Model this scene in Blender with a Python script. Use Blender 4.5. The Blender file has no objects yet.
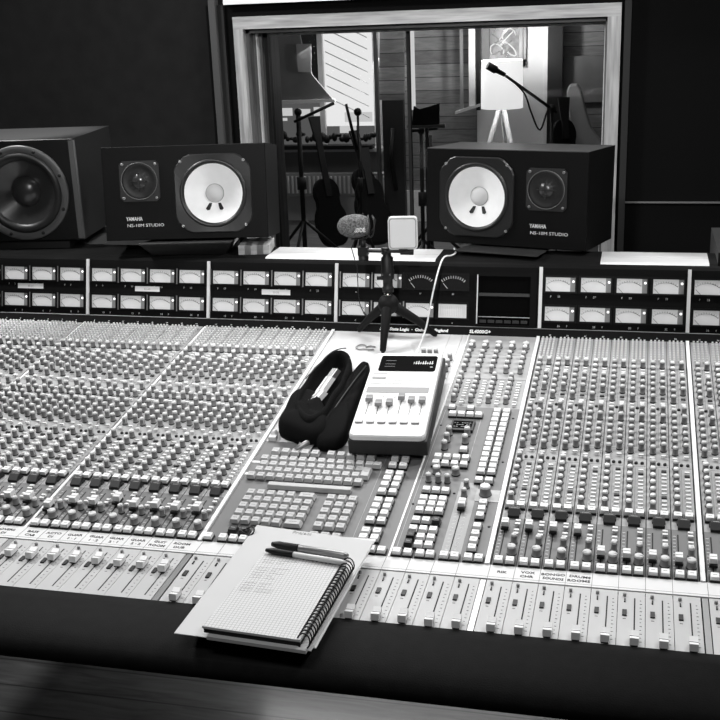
import bpy, bmesh, math, random
from mathutils import Matrix, Vector
random.seed(7)
SC = bpy.context.scene
COL = SC.collection
PI = math.pi
rad = math.radians

# ------------------------------------------------------------------ camera
CAM = Vector((0.19696, -1.28638, 0.79042))
CROT = (rad(72.51584), rad(2.09877), rad(13.83131))
FPX = 1108.6355
cd = bpy.data.cameras.new('camera'); cd.sensor_width = 36; cd.lens = FPX / 720 * 36; cd.clip_start = .02
co = bpy.data.objects.new('camera', cd); COL.objects.link(co); co.location = CAM; co.rotation_euler = CROT
SC.camera = co
from mathutils import Euler
CM = Euler(CROT, 'XYZ').to_matrix()
def at(u, v, Y):                       # picture direction -> point at real depth Y
    d = CM @ Vector(((u - 360) / FPX, -(v - 360) / FPX, -1)); t = (Y - CAM.y) / d.y
    return CAM + d * t
def onpl(u, v, P, n):
    d = CM @ Vector(((u - 360) / FPX, -(v - 360) / FPX, -1)); t = ((P - CAM).dot(n)) / d.dot(n)
    return CAM + d * t
def pix(P):
    d = CM.transposed() @ (P - CAM)
    return 360 + FPX * d.x / -d.z, 360 - FPX * d.y / -d.z, -d.z

# --------------------------------------------------------------- materials
MATS = {}
def mat(name, g, rough=.6, metal=0., spec=.5, noise=0., nscale=40., bump=0., bscale=200., emit=0., coat=0., g2=None, stretch=None):
    if name in MATS: return MATS[name]
    m = bpy.data.materials.new(name); m.use_nodes = True; nt = m.node_tree; b = nt.nodes['Principled BSDF']
    b.inputs['Base Color'].default_value = (g, g, g, 1); b.inputs['Roughness'].default_value = rough
    b.inputs['Metallic'].default_value = metal; b.inputs['Specular IOR Level'].default_value = spec
    b.inputs['Coat Weight'].default_value = coat
    if emit: b.inputs['Emission Color'].default_value = (1, 1, 1, 1); b.inputs['Emission Strength'].default_value = emit
    if noise or bump:
        tc = nt.nodes.new('ShaderNodeTexCoord'); src = tc.outputs['Object']
        if stretch:
            mp = nt.nodes.new('ShaderNodeMapping'); mp.inputs['Scale'].default_value = stretch
            nt.links.new(src, mp.inputs['Vector']); src = mp.outputs['Vector']
    if noise:
        n = nt.nodes.new('ShaderNodeTexNoise'); n.inputs['Scale'].default_value = nscale; n.inputs['Detail'].default_value = 5
        nt.links.new(src, n.inputs['Vector'])
        r = nt.nodes.new('ShaderNodeMapRange'); r.inputs['From Min'].default_value = .3; r.inputs['From Max'].default_value = .7
        lo = g * (1 - noise); hi = g2 if g2 is not None else g * (1 + noise)
        r.inputs['To Min'].default_value = lo; r.inputs['To Max'].default_value = hi
        nt.links.new(n.outputs['Fac'], r.inputs['Value']); nt.links.new(r.outputs['Result'], b.inputs['Base Color'])
    if bump:
        n = nt.nodes.new('ShaderNodeTexNoise'); n.inputs['Scale'].default_value = bscale; n.inputs['Detail'].default_value = 3
        nt.links.new(src, n.inputs['Vector'])
        bp = nt.nodes.new('ShaderNodeBump'); bp.inputs['Strength'].default_value = bump; bp.inputs['Distance'].default_value = .002
        nt.links.new(n.outputs['Fac'], bp.inputs['Height']); nt.links.new(bp.outputs['Normal'], b.inputs['Normal'])
    MATS[name] = m; return m
def planks(name, g, axis, width, rough=.5, seam=.25, noise=.4, grain=(1, 12, 12), coat=0.):
    m = bpy.data.materials.new(name); m.use_nodes = True; nt = m.node_tree; b = nt.nodes['Principled BSDF']
    b.inputs['Roughness'].default_value = rough; b.inputs['Coat Weight'].default_value = coat; b.inputs['Coat Roughness'].default_value = .15
    tc = nt.nodes.new('ShaderNodeTexCoord'); mp = nt.nodes.new('ShaderNodeMapping'); mp.inputs['Scale'].default_value = grain
    nt.links.new(tc.outputs['Object'], mp.inputs['Vector'])
    n = nt.nodes.new('ShaderNodeTexNoise'); n.inputs['Scale'].default_value = 3; n.inputs['Detail'].default_value = 8; n.inputs['Distortion'].default_value = 1.2
    nt.links.new(mp.outputs['Vector'], n.inputs['Vector'])
    sx = nt.nodes.new('ShaderNodeSeparateXYZ'); nt.links.new(tc.outputs['Object'], sx.inputs['Vector'])
    d = nt.nodes.new('ShaderNodeMath'); d.operation = 'DIVIDE'; d.inputs[1].default_value = width
    nt.links.new(sx.outputs[axis], d.inputs[0])
    fr = nt.nodes.new('ShaderNodeMath'); fr.operation = 'FRACT'; nt.links.new(d.outputs[0], fr.inputs[0])
    fl = nt.nodes.new('ShaderNodeMath'); fl.operation = 'FLOOR'; nt.links.new(d.outputs[0], fl.inputs[0])
    wn = nt.nodes.new('ShaderNodeTexWhiteNoise'); wn.noise_dimensions = '1D'; nt.links.new(fl.outputs[0], wn.inputs['W'])
    lt = nt.nodes.new('ShaderNodeMath'); lt.operation = 'LESS_THAN'; lt.inputs[1].default_value = .05; nt.links.new(fr.outputs[0], lt.inputs[0])
    r = nt.nodes.new('ShaderNodeMapRange'); r.inputs['From Min'].default_value = .3; r.inputs['From Max'].default_value = .7
    r.inputs['To Min'].default_value = g * (1 - noise); r.inputs['To Max'].default_value = g * (1 + noise); nt.links.new(n.outputs['Fac'], r.inputs['Value'])
    v = nt.nodes.new('ShaderNodeMapRange'); v.inputs['To Min'].default_value = .75; v.inputs['To Max'].default_value = 1.25; nt.links.new(wn.outputs['Value'], v.inputs['Value'])
    mu = nt.nodes.new('ShaderNodeMath'); mu.operation = 'MULTIPLY'; nt.links.new(r.outputs[0], mu.inputs[0]); nt.links.new(v.outputs[0], mu.inputs[1])
    mx = nt.nodes.new('ShaderNodeMix'); mx.data_type = 'FLOAT'; nt.links.new(lt.outputs[0], mx.inputs[0]); nt.links.new(mu.outputs[0], mx.inputs[2]); mx.inputs[3].default_value = g * seam
    nt.links.new(mx.outputs[0], b.inputs['Base Color'])
    MATS[name] = m; return m
def glassmat():
    m = bpy.data.materials.new('window glass'); m.use_nodes = True; nt = m.node_tree; nt.nodes.clear()
    o = nt.nodes.new('ShaderNodeOutputMaterial'); mx = nt.nodes.new('ShaderNodeMixShader'); t = nt.nodes.new('ShaderNodeBsdfTransparent')
    gl = nt.nodes.new('ShaderNodeBsdfGlossy'); gl.inputs['Roughness'].default_value = .01; fz = nt.nodes.new('ShaderNodeFresnel'); fz.inputs['IOR'].default_value = 1.33
    t.inputs['Color'].default_value = (.9, .9, .9, 1)
    nt.links.new(fz.outputs[0], mx.inputs[0]); nt.links.new(t.outputs[0], mx.inputs[1]); nt.links.new(gl.outputs[0], mx.inputs[2]); nt.links.new(mx.outputs[0], o.inputs[0])
    return m
def emitmat(name, s, g=1.):
    m = bpy.data.materials.new(name); m.use_nodes = True; nt = m.node_tree; nt.nodes.clear()
    o = nt.nodes.new('ShaderNodeOutputMaterial'); e = nt.nodes.new('ShaderNodeEmission'); e.inputs['Color'].default_value = (g, g, g, 1); e.inputs['Strength'].default_value = s
    nt.links.new(e.outputs[0], o.inputs[0]); return m

M_black = mat('black lacquer', .0035, .5, spec=.12, bump=.05, bscale=400)
M_blackmatte = mat('matte black', .008, .8)
M_leather = mat('black leather', .0055, .75, spec=.12, noise=.25, nscale=60, bump=.15, bscale=500)
M_steel = mat('dark bridge steel', .008, .85, spec=.03)
M_bezel = mat('meter bezel', .004, .5, spec=.1)
M_panel = mat('light grey panel', .33, .5, spec=.3, noise=.05, nscale=9)
M_panelmid = mat('mid grey panel', .15, .5, spec=.3, noise=.05, nscale=9)
M_panelctr = mat('centre grey panel', .16, .5, spec=.3, noise=.06, nscale=9)
M_blank = mat('blank light panel', .62, .22, spec=.9, noise=.04, nscale=6)
M_fader = mat('fader plate', .46, .45, spec=.3, noise=.04, nscale=8)
M_line = mat('dark seam', .03, .7)
M_slot = mat('slot black', .004, .8)
M_trim = mat('bright trim', .80, .35)
M_strip = mat('white scribble strip', .66, .5, noise=.03, nscale=14)
M_white = mat('white plastic', .76, .45)
M_offwhite = mat('off white plastic', .66, .45)
M_grey = mat('grey plastic', .24, .5)
M_grey2 = mat('knob grey', .17, .5)
M_kcap = mat('knob cap light', .80, .4)
M_btn = mat('button white', .78, .45, spec=.4)
M_kcap2 = mat('knob cap grey', .58, .45)
M_dark = mat('dark plastic', .010, .5, spec=.3)
M_darkb = mat('charcoal plastic', .020, .5, spec=.3)
M_print = mat('panel print', .10, .6)
M_ink = mat('ink', .03, .7)
M_txt = mat('white print', .72, .6)
M_txtg = mat('grey print', .35, .6)
M_key = mat('key cap grey', .46, .5)
M_keyside = mat('key side grey', .30, .5)
M_face = mat('meter face', .55, .45, emit=.14, noise=.06, nscale=30)
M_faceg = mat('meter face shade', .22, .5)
M_led = emitmat('lit indicator', 1.6)
M_screen = mat('dark screen', .002, .7, spec=.02)
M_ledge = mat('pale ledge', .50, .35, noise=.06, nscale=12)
M_woodL = mat('pale wood', .36, .5, noise=.35, nscale=5, stretch=(1.5, 20, 20), bump=.1, bscale=60)
M_woodV = mat('pale wood upright', .34, .5, noise=.35, nscale=5, stretch=(20, 20, 1.5), bump=.1, bscale=60)
M_woodD = mat('dark wood', .09, .5, noise=.4, nscale=5, stretch=(1.5, 20, 20))
M_woodDV = mat('dark wood upright', .10, .5, noise=.4, nscale=5, stretch=(20, 20, 1.5))
M_fabric = mat('dark fabric wall', .009, .95, spec=.2, noise=.2, nscale=20, bump=.2, bscale=700)
M_fabricR = mat('black fabric wall', .0035, .95, spec=.1, bump=.2, bscale=700)
M_chrome = mat('chrome', .7, .15, metal=1.)
M_greymetal = mat('grey metal', .30, .35, metal=.7)
M_cone = mat('white paper cone', .88, .7, noise=.03, nscale=50)
M_conecap = mat('paper dust cap', .62, .7)
M_rubber = mat('rubber surround', .012, .4)
M_gcone = mat('black polymer cone', .03, .28, coat=.4)
M_ring = mat('grey basket ring', .09, .4)
M_paper = mat('paper', .52, .6, noise=.02, nscale=10)
M_nylon = mat('black nylon', .0035, .95, spec=.1, bump=.5, bscale=900)
M_foam = mat('grey foam', .05, .95, noise=.8, nscale=330, g2=.22, bump=.6, bscale=700)
M_clear = mat('pale plastic', .55, .25)
M_wallw = mat('white wall', .72, .8, noise=.03, nscale=3)
M_stone = mat('pale upper wall', .80, .8)

# --------------------------------------------------------------- mesh builder
class MB:
    def __init__(s): s.v = []; s.f = []; s.mi = []; s.mats = []; s.sm = []
    def m(s, mt):
        if mt not in s.mats: s.mats.append(mt)
        return s.mats.index(mt)
    def add(s, vs, fs, mt, M=None, smooth=False):
        o = len(s.v); i = s.m(mt)
        for p in vs:
            p = Vector(p); s.v.append(M @ p if M is not None else p)
        for f in fs: s.f.append([o + k for k in f]); s.mi.append(i); s.sm.append(smooth)
        return s
    def box(s, c, d, mt, M=None, taper=1., ty=None):
        x, y, z = c; a, b, h = d[0] / 2, d[1] / 2, d[2] / 2; t = taper; u = ty if ty is not None else taper
        vs = [(x - a, y - b, z - h), (x + a, y - b, z - h), (x + a, y + b, z - h), (x - a, y + b, z - h),
              (x - a * t, y - b * u, z + h), (x + a * t, y - b * u, z + h), (x + a * t, y + b * u, z + h), (x - a * t, y + b * u, z + h)]
        return s.add(vs, [(3, 2, 1, 0), (4, 5, 6, 7), (0, 1, 5, 4), (1, 2, 6, 5), (2, 3, 7, 6), (3, 0, 4, 7)], mt, M)
    def box2(s, a, b, mt, M=None):
        return s.box([(p + q) / 2 for p, q in zip(a, b)], [abs(q - p) for p, q in zip(a, b)], mt, M)
    def lathe(s, prof, mt, n=16, M=None, smooth=True, a0=0.):
        # prof list of (r,z) or (r,z,mat for the band that starts here)
        rings = []; o = len(s.v)
        for p in prof:
            if p[0] < 1e-7: s.v.append((M @ Vector((0, 0, p[1]))) if M is not None else Vector((0, 0, p[1]))); rings.append([len(s.v) - 1])
            else:
                r = []
                for k in range(n):
                    a = a0 + 2 * PI * k / n; q = Vector((p[0] * math.cos(a), p[0] * math.sin(a), p[1])); s.v.append(M @ q if M is not None else q); r.append(len(s.v) - 1)
                rings.append(r)
        for j in range(len(prof) - 1):
            i = s.m(prof[j][2] if len(prof[j]) > 2 else mt); A, B = rings[j], rings[j + 1]
            for k in range(n):
                k2 = (k + 1) % n
                if len(A) == 1 and len(B) == 1: continue
                if len(A) == 1: f = [A[0], B[k], B[k2]][::-1]
                elif len(B) == 1: f = [A[k], A[k2], B[0]]
                else: f = [A[k], A[k2], B[k2], B[k]]
                s.f.append(f); s.mi.append(i); s.sm.append(smooth)
        return s
    def cyl(s, p, q, r, mt, n=12, r2=None, smooth=True):
        p, q = Vector(p), Vector(q); d = q - p; L = d.length; M = Matrix.Translation(p) @ d.to_track_quat('Z', 'Y').to_matrix().to_4x4()
        r2 = r if r2 is None else r2
        return s.lathe([(0, 0), (r, 0), (r2, L), (0, L)], mt, n, M, smooth)
    def tube(s, pts, r, mt, n=8, closed=False, smooth=True):
        pts = [Vector(p) for p in pts]; N = len(pts); i = s.m(mt); rings = []
        rr = r if isinstance(r, (list, tuple)) else [r] * N; prev = None
        for k, p in enumerate(pts):
            if closed: t = pts[(k + 1) % N] - pts[k - 1]
            else: t = pts[min(k + 1, N - 1)] - pts[max(k - 1, 0)]
            t.normalize()
            if prev is None: u = t.orthogonal().normalized()
            else:
                u = prev - t * prev.dot(t); u = u.normalized() if u.length > 1e-6 else t.orthogonal().normalized()
            prev = u; w = t.cross(u); ring = []
            for a in range(n):
                an = 2 * PI * a / n; s.v.append(p + (u * math.cos(an) + w * math.sin(an)) * rr[k]); ring.append(len(s.v) - 1)
            rings.append(ring)
        for k in range(N if closed else N - 1):
            A, B = rings[k], rings[(k + 1) % N]
            for a in range(n):
                b = (a + 1) % n; s.f.append([A[a], A[b], B[b], B[a]]); s.mi.append(i); s.sm.append(smooth)
        if not closed:
            s.f.append(rings[0][::-1]); s.mi.append(i); s.sm.append(False); s.f.append(rings[-1]); s.mi.append(i); s.sm.append(False)
        return s
    def prism(s, pts, a, b, mt, M=None, axis='z', side=None, smooth=False):
        # polygon in two coordinates swept from a to b along axis
        def P(p, t): return {'z': (p[0], p[1], t), 'x': (t, p[0], p[1]), 'y': (p[0], t, p[1])}[axis]
        n = len(pts); vs = [P(p, a) for p in pts] + [P(p, b) for p in pts]; side = side or mt
        s.add(vs, [tuple(range(n))[::-1], tuple(range(n, 2 * n))], mt, M)
        s.add(vs, [(k, (k + 1) % n, (k + 1) % n + n, k + n) for k in range(n)], side, M, smooth)
        return s
    def sphere(s, c, r, mt, n=14, sc=(1, 1, 1), M=None):
        k = n // 2; prof = [(r * math.sin(PI * j / k) if 0 < j < k else 0, -r * math.cos(PI * j / k)) for j in range(k + 1)]
        T = Matrix.Translation(c) @ Matrix.Diagonal((*sc, 1))
        return s.lathe(prof, mt, n, (M @ T) if M is not None else T)
    def mesh(s, name, bevel=0., seg=2, ang=40):
        me = bpy.data.meshes.new(name); me.from_pydata([tuple(p) for p in s.v], [], s.f)
        for m_ in s.mats: me.materials.append(m_)
        me.polygons.foreach_set('material_index', s.mi); me.polygons.foreach_set('use_smooth', s.sm)
        bm = bmesh.new(); bm.from_mesh(me)
        bmesh.ops.remove_doubles(bm, verts=bm.verts, dist=1e-6)
        bmesh.ops.recalc_face_normals(bm, faces=bm.faces)
        if bevel:
            ed = [e for e in bm.edges if len(e.link_faces) == 2 and e.calc_face_angle(0) > rad(ang)]
            bmesh.ops.bevel(bm, geom=ed, offset=bevel, segments=seg, profile=.5, affect='EDGES', clamp_overlap=True)
        bm.to_mesh(me); bm.free(); me.update()
        return me
    def build(s, name, parent=None, M=None, bevel=0., seg=2):
        return link(name, s.mesh(name, bevel, seg), parent, M)
BASE = {}
def link(name, me, parent=None, M=None):
    o = bpy.data.objects.new(name, me); COL.objects.link(o)
    W = M if M is not None else Matrix.Identity(4)
    if parent is not None:
        o.parent = parent; pw = BASE.get(parent.name, Matrix.Identity(4)); o.matrix_parent_inverse = pw.inverted()
    o.matrix_basis = W; BASE[o.name] = W
    return o
def child(name, mb, parent, bevel=0., seg=2, M=None):
    """mesh given in its parent's local frame"""
    o = bpy.data.objects.new(name, mb.mesh(name, bevel, seg)); COL.objects.link(o); o.parent = parent
    if M is not None: o.matrix_basis = M
    BASE[o.name] = BASE.get(parent.name, Matrix.Identity(4)) @ (M if M is not None else Matrix.Identity(4))
    return o
def thing(name, label, cat, M=None, group=None):
    o = bpy.data.objects.new(name, None); COL.objects.link(o); o.empty_display_size = .05
    W = M if M is not None else Matrix.Identity(4); o.matrix_basis = W; BASE[o.name] = W
    return tag(o, label, cat, group)
def tag(o, label, cat, group=None):
    o['label'] = label; o['category'] = cat
    if group: o['group'] = group
    return o
def struct(name, mb, bevel=0.):
    o = mb.build(name, bevel=bevel); o['kind'] = 'structure'; return o
T = lambda x, y, z: Matrix.Translation((x, y, z))
R = lambda a, ax: Matrix.Rotation(a, 4, ax)
def textmesh(mb, body, size, mt, M, align='LEFT', ext=.00015, xs=1., bold=0.):
    cu = bpy.data.curves.new('t', 'FONT'); cu.body = body; cu.size = size; cu.align_x = align; cu.align_y = 'BOTTOM_BASELINE'; cu.extrude = ext; cu.resolution_u = 2; cu.offset = bold
    ob = bpy.data.objects.new('t', cu); COL.objects.link(ob)
    me = bpy.data.meshes.new_from_object(ob.evaluated_get(bpy.context.evaluated_depsgraph_get()))
    mb.add([(v.co.x * xs, v.co.y, v.co.z) for v in me.vertices], [tuple(p.vertices) for p in me.polygons], mt, M)
    bpy.data.objects.remove(ob); bpy.data.curves.remove(cu); bpy.data.meshes.remove(me)

# --------------------------------------------------------------- console frames
def frame(a, b):
    o = Vector((0, a[0], a[1])); e = Vector((0, b[0] - a[0], b[1] - a[1])); L = e.length; e.normalize(); n = Vector((1, 0, 0)).cross(e)
    M = Matrix(((1, 0, 0, 0), (0, e.y, n.y, o.y), (0, e.z, n.z, o.z), (0, 0, 0, 1))); return M, L
FM, LM = frame((.1767, .005), (1.0009, .1129))
FF, LF = frame((0, 0), (.1357, .0044))
FS, LS = frame((.1357, .0044), (.1767, .005))
FBD, LBD = frame((1.0009, .1129), (1.0243, .1269))
FB, LB = frame((1.0243, .1269), (1.0553, .2521))
PITCH = .0368
XL, XR = -1.3727, .6145
TRIMS = [-1.3677, -1.0627, -.7577, -.4527, 0., .305, .6100]
def chans():
    """(first edge X of every channel, number)"""
    out = []
    for b, x0 in enumerate(TRIMS[:3]):
        out += [(x0 + .0055 + PITCH * k, 1 + 8 * b + k) for k in range(8)]
    for b, x0 in enumerate(TRIMS[4:6]):
        out += [(x0 + .0055 + PITCH * k, 25 + 8 * b + k) for k in range(8)]
    return out
CH = chans()

console = thing('mixing_console', 'large grey analogue mixing console filling the room, with meter bridge and hundreds of knobs', 'mixing console', T(-.38, .6, -.8))

# body: everything under the panels
b = MB()
body = [(0, -.006), (0, -.058), (.16, -.15), (.95, -.20), (1.205, -.20), (1.205, .20), (1.10, .20), (1.05, .10), (1.0, .09), (.1767, -.006), (.1357, -.006)]
b.prism(body, XL, XR, M_blackmatte, axis='x')
for x in (-1.30, .56):
    b.box2((x - .05, 1.05, -.8), (x + .05, 1.2, -.19), M_blackmatte)
b.build('console_body', console)
# armrest
b = MB()
arm = [(.0, -.002), (-.004, .003), (-.03, .005), (-.065, .003), (-.092, -.002), (-.112, -.010), (-.123, -.020), (-.1245, -.028), (-.119, -.036), (-.10, -.046), (-.05, -.055), (0, -.058)]
b.prism(arm, XL, XR, M_leather, axis='x', smooth=True)
b.build('armrest', console)
# fader plates, one per channel, with printed scale and slot
NCH = [(x, n, 1) for x, n in CH] + [(-.4456 + PITCH * k, 100 + k, 0) for k in range(12)]
def fader_plate(x):
    b = MB(); w = PITCH
    b.box2((x + .0004, .0005, -.005), (x + w - .0004, LF - .0012, 0), M_fader, FF)
    b.box2((x + .0218, .012, 0), (x + .0236, .118, .0003), M_slot, FF)
    for k in range(12):
        s = .0124 + k * .0091; b.box2((x + .0295, s - .0005, 0), (x + .0325 - (.001 if k % 2 else 0), s + .0005, .0003), M_print, FF)
    b.box2((x + .0065, .0715, 0), (x + .0125, .0850, .002), M_darkb, FF)
    b.box2((x + .0075, .064, 0), (x + .0115, .0652, .0003), M_print, FF)
    b.box2((x + .0085, .106, 0), (x + .0105, .114, .0016), M_dark, FF)
    b.lathe([(.0024, 0), (.0024, .004), (0, .0045)], M_grey, 10, FF @ T(x + .009, .122, 0))
    return b
for x, n, _ in NCH:
    fader_plate(x).build('fader_plate', console)
b = MB()
for x in TRIMS: b.box2((x - .004 if x < 0 and x > -1.3 else x - .0035, .0003, -.005), (x + .0045, LF - .0008, -.0006), M_greymetal, FF)
b.box2((XL, LF - .0012, -.006), (XR, LF + .0006, -.001), M_line, FF)
b.build('bay_gap_strip', console)
# scribble strip
b = MB()
b.box2((XL, .001, -.005), (XR, LS, .0010), M_strip, FS)
for x, n, _ in NCH:
    b.box2((x - .0003, .002, .001), (x + .0003, LS - .001, .0013), M_print, FS)
b.box2((XL, .006, .001), (XR, .0068, .0012), M_txtg, FS)
strip = b.build('scribble_strip', console)
wr = {15: 'SNARE|DI', 16: 'OVERS|DI', 17: 'BASS|CAB', 18: 'ACTO|DI', 19: 'GUAR|1 · 1', 20: 'GUAR|1 · 2', 21: 'GUAR|2 · 1', 22: 'GUAR|2 · 2', 23: 'GUIT|ROOM', 24: 'ROOM|DUB',
      25: 'RIK', 26: 'VOX|CHR', 27: 'BONGO|SOUNDS', 28: 'DRUMS|ROOMS'}
for x, n in CH:
    if n in wr:
        b = MB()
        for j, t in enumerate(wr[n].split('|')):
            yy = (.0235 if '|' in wr[n] else .019) - j * .0115
            textmesh(b, t, .0088, M_ink, FS @ T(x + .0185 + random.uniform(-.001, .001), yy, .0013) @ R(rad(random.uniform(-4, 4)), 'Z'), 'CENTER', .0001, 1.05 if len(t) < 6 else .85, .0002)
        b.build('handwriting', console)
# channel strips
def channel_strip(x):
    b = MB(); w = PITCH
    b.box2((x + .0007, .000, -.006), (x + w - .0007, .1295, 0), M_panelmid, FM)
    b.box2((x + .0007, .1295, -.006), (x + w - .0007, LM, 0), M_panel, FM)
    b.box2((x + .0087, .026, 0), (x + .0107, .116, .0003), M_slot, FM)
    for k in range(10): b.box2((x + .0025, .030 + k * .009, 0), (x + .0065, .0308 + k * .009, .0002), M_txt, FM)
    for s in (.313, .372, .526, .566, .716): b.box2((x + .003, s, 0), (x + w - .003, s + .0006, .0002), M_print, FM)
    b.box2((x + .0185, .17, 0), (x + .0190, .31, .0002), M_print, FM)
    b.box2((x + .0190, .38, 0), (x + .0195, .70, .0002), M_print, FM)
    for s in (.31, .333, .355, .38, .405, .43, .45, .47, .50, .55, .575, .6, .625, .65, .675):
        b.box2((x + .0155, s, 0), (x + .0175, s + .0012, .0002), M_print, FM); b.box2((x + .0335, s + .004, 0), (x + .0352, s + .0052, .0002), M_print, FM)
    return b
for x, n in CH: channel_strip(x).build('channel_strip', console)
b = MB(); b.box2((XL, 0, -.012), (XR, LM, -.0055), M_line, FM); b.build('panel_bed', console)
for x in TRIMS:
    b = MB(); w = .0033 if x > -.5 else .0024
    b.box2((x - w, 0, -.006), (x + w, LM, .0035 if x >= 0 or x == -.4527 else .0005), M_trim, FM); b.build('bay_divider', console)
# centre section panels
b = MB()
b.box2((-.4485, 0, -.006), (-.1500, .3250, 0), M_panelctr, FM)
b.box2((-.4485, .3256, -.006), (-.1500, .588, 0), M_blank, FM); b.box2((-.4485, .5886, -.006), (-.1890, LM, 0), M_blank, FM)
b.box2((-.1884, .5886, -.006), (-.1620, LM, 0), M_blank, FM); b.box2((-.1615, .5886, -.006), (-.1500, LM, 0), M_blank, FM)
b.box2((-.4485, .205, 0), (-.434, .212, .001), M_trim, FM); b.box2((-.4485, .246, 0), (-.434, .253, .001), M_trim, FM)
b.box2((-.2150, .001, 0), (-.2142, .31, .0003), M_txtg, FM)
b.build('computer_panel', console)
b = MB(); b.box2((-.1500, 0, -.006), (-.1470, LM, .0015), M_trim, FM); b.build('centre_divider', console)
b = MB()
b.box2((-.147, 0, -.006), (-.0036, .498, 0), M_panelctr, FM); b.box2((-.147, .498, -.006), (-.0036, .745, 0), M_panel, FM); b.box2((-.147, .745, -.006), (-.0036, LM, 0), M_panel, FM)
b.box2((-.0730, .018, 0), (-.0425, .226, .0004), mat('fader backing', .30, .5), FM)
b.box2((-.0438, .171, 0), (-.0045, .207, .0008), mat('pale plate', .36, .45), FM)
b.box2((-.0606, .026, .0004), (-.0588, .150, .0007), M_slot, FM)
for k in range(12):
    b.box2((-.0685, .03 + k * .010, .0004), (-.0640, .0307 + k * .010, .0006), M_txt, FM)
    b.box2((-.0535, .03 + k * .010, .0004), (-.0500, .0307 + k * .010, .0006), M_txt, FM)
for x0, s0, x1, s1 in ((-.142, .02, -.141, .48), (-.142, .48, -.07, .481), (-.071, .30, -.070, .48), (-.1445, .235, -.07, .2358)):
    b.box2((x0, s0, 0), (x1, s1, .0003), M_txtg, FM)
for s in (.62, .735): b.box2((-.145, s, 0), (-.005, s + .0006, .0003), M_print, FM)
for x, s in ((-.1015, .247), (-.0125, .30), (-.0125, .46), (-.0100, .10), (-.0790, .19), (-.14, .42), (-.14, .15)):
    b.lathe([(.0022, 0), (.0022, .0008), (0, .001)], M_dark, 10, FM @ T(x, s, 0))
b.build('master_panel', console)
b = MB(); b.box2((-.1205, .396, 0), (-.0785, .437, .006), M_dark, FM); b.box2((-.117, .403, .006), (-.082, .430, .0064), M_screen, FM)
for i in range(3):
    for k in range(7):
        if random.random() < .75: b.box2((-.115 + k * .0045, .407 + i * .007, .0064), (-.1125 + k * .0045 + random.uniform(0, .0015), .4085 + i * .007, .0067), M_txtg, FM)
b.build('timer_display', console)

# --------------------------------------------------------------- control templates (local: x right, y up the panel, z out)
def t_knob(r=.0049, h=.0165, n=12, cap=M_kcap2):
    b = MB()
    b.lathe([(r * 1.14, 0, M_darkb), (r * 1.14, .0022, M_grey2), (r * 1.0, .0024), (r * .94, h * .80), (r * .94, h * .80, cap), (r * .90, h * .97, cap), (r * .80, h, cap), (0, h + .0003)], M_grey2, n)
    b.box2((-.0005, r * .15, h), (.0005, r * .8, h + .0009), M_white); b.box2((-.0005, r * .84, h * .3), (.0005, r * 1.0, h), M_white)
    return b.mesh('rotary_knob')
def t_btn(w, l, h, mt, tp=.86, base=True, leg=None):
    b = MB()
    if base: b.box((0, 0, .0018), (w + .0030, l + .0030, .0036), M_dark)
    b.box((0, 0, .003 + (h - .003) / 2), (w, l, h - .003), mt, taper=tp)
    if leg: b.box2((-w * .22, -.0002, h), (w * .22, .0010, h + .0002), leg); 
    return b.mesh('button')
def t_cap(w, l, h):
    b = MB(); b.box((0, 0, .0025), (.002, .006, .005), M_dark)
    pr = [(-l / 2, .004), (l / 2, .004), (l * .42, h), (l * .08, h * .80), (-l * .08, h * .80), (-l * .42, h)]
    b.prism(pr, -w / 2, w / 2, M_white, axis='x'); b.box2((-w / 2 - .0001, -.0005, h * .78), (w / 2 + .0001, .0005, h * .82), M_dark)
    b.box2((-w / 2 + .0008, -l / 2 + .0005, .002), (w / 2 - .0008, l / 2 - .0005, .004), M_dark)
    return b.mesh('fader_cap')
def t_small_cap(front):
    b = MB(); b.box((0, 0, .002), (.002, .006, .004), M_dark)
    b.box((0, .001, .008), (.0095, .0125, .008), M_white, taper=.92)
    b.box((0, -.0015, .004), (.0098, .0145, .0035), M_dark); b.box2((-.004, .0005, .012), (.004, .0012, .0123), M_txtg)
    return b.mesh('small_fader_cap')
TM = {
 'rotary_knob': t_knob(), 'light_cap_knob': t_knob(.0049, .0165, 12, M_kcap), 'large_knob': t_knob(.0069, .0150, 18, M_kcap2), 'monitor_knob': t_knob(.0092, .0185, 22, M_kcap),
 'flat_button': t_btn(.0085, .0048, .0055, M_offwhite, .9, False), 'dark_flat_button': t_btn(.0085, .0052, .0055, M_darkb, .9, False),
 'square_button': t_btn(.0126, .0126, .0092, M_btn, .90, True, M_txtg), 'status_button': t_btn(.0128, .0128, .0105, M_darkb, .86, True, M_txtg),
 'routing_button': t_btn(.0040, .0046, .0095, M_offwhite, .85, False), 'solo_indicator': None,
 'fader_cap': t_cap(.0112, .0225, .0135), 'small_fader_cap': t_small_cap(0),
 'mute_button': None, 'key_cap': t_btn(.0155, .0165, .0095, M_key, .78, False, M_grey)}
b = MB(); b.prism([(-.0095, 0), (.0095, 0), (.0095, .0105), (.002, .0105), (-.0095, .0045)], -.0088, .0088, M_darkb, axis='x'); b.box2((-.0100, .0015, 0), (.0100, .0110, .004), M_dark); b.box2((-.005, .004, .0105), (.005, .0052, .0107), M_txtg); TM['mute_button'] = b.mesh('mute_button', .0006, 1)
b = MB(); b.lathe([(.0029, 0), (.0029, .0025), (.0022, .0035), (0, .0038)], M_darkb, 12); TM['solo_indicator'] = b.mesh('solo_indicator')
PL = {k: [] for k in TM}
def put(kind, x, s, F=None, rot=0., h=0., sc=None):
    M = (F if F is not None else FM) @ T(x, s, h)
    if rot: M = M @ R(rot, 'Z')
    if sc: M = M @ Matrix.Diagonal((*sc, 1))
    PL[kind].append(M)
kr = lambda: random.uniform(-2.2, 2.2)
SFUP = {25: .100, 26: .099, 27: .098, 28: .097}
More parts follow.
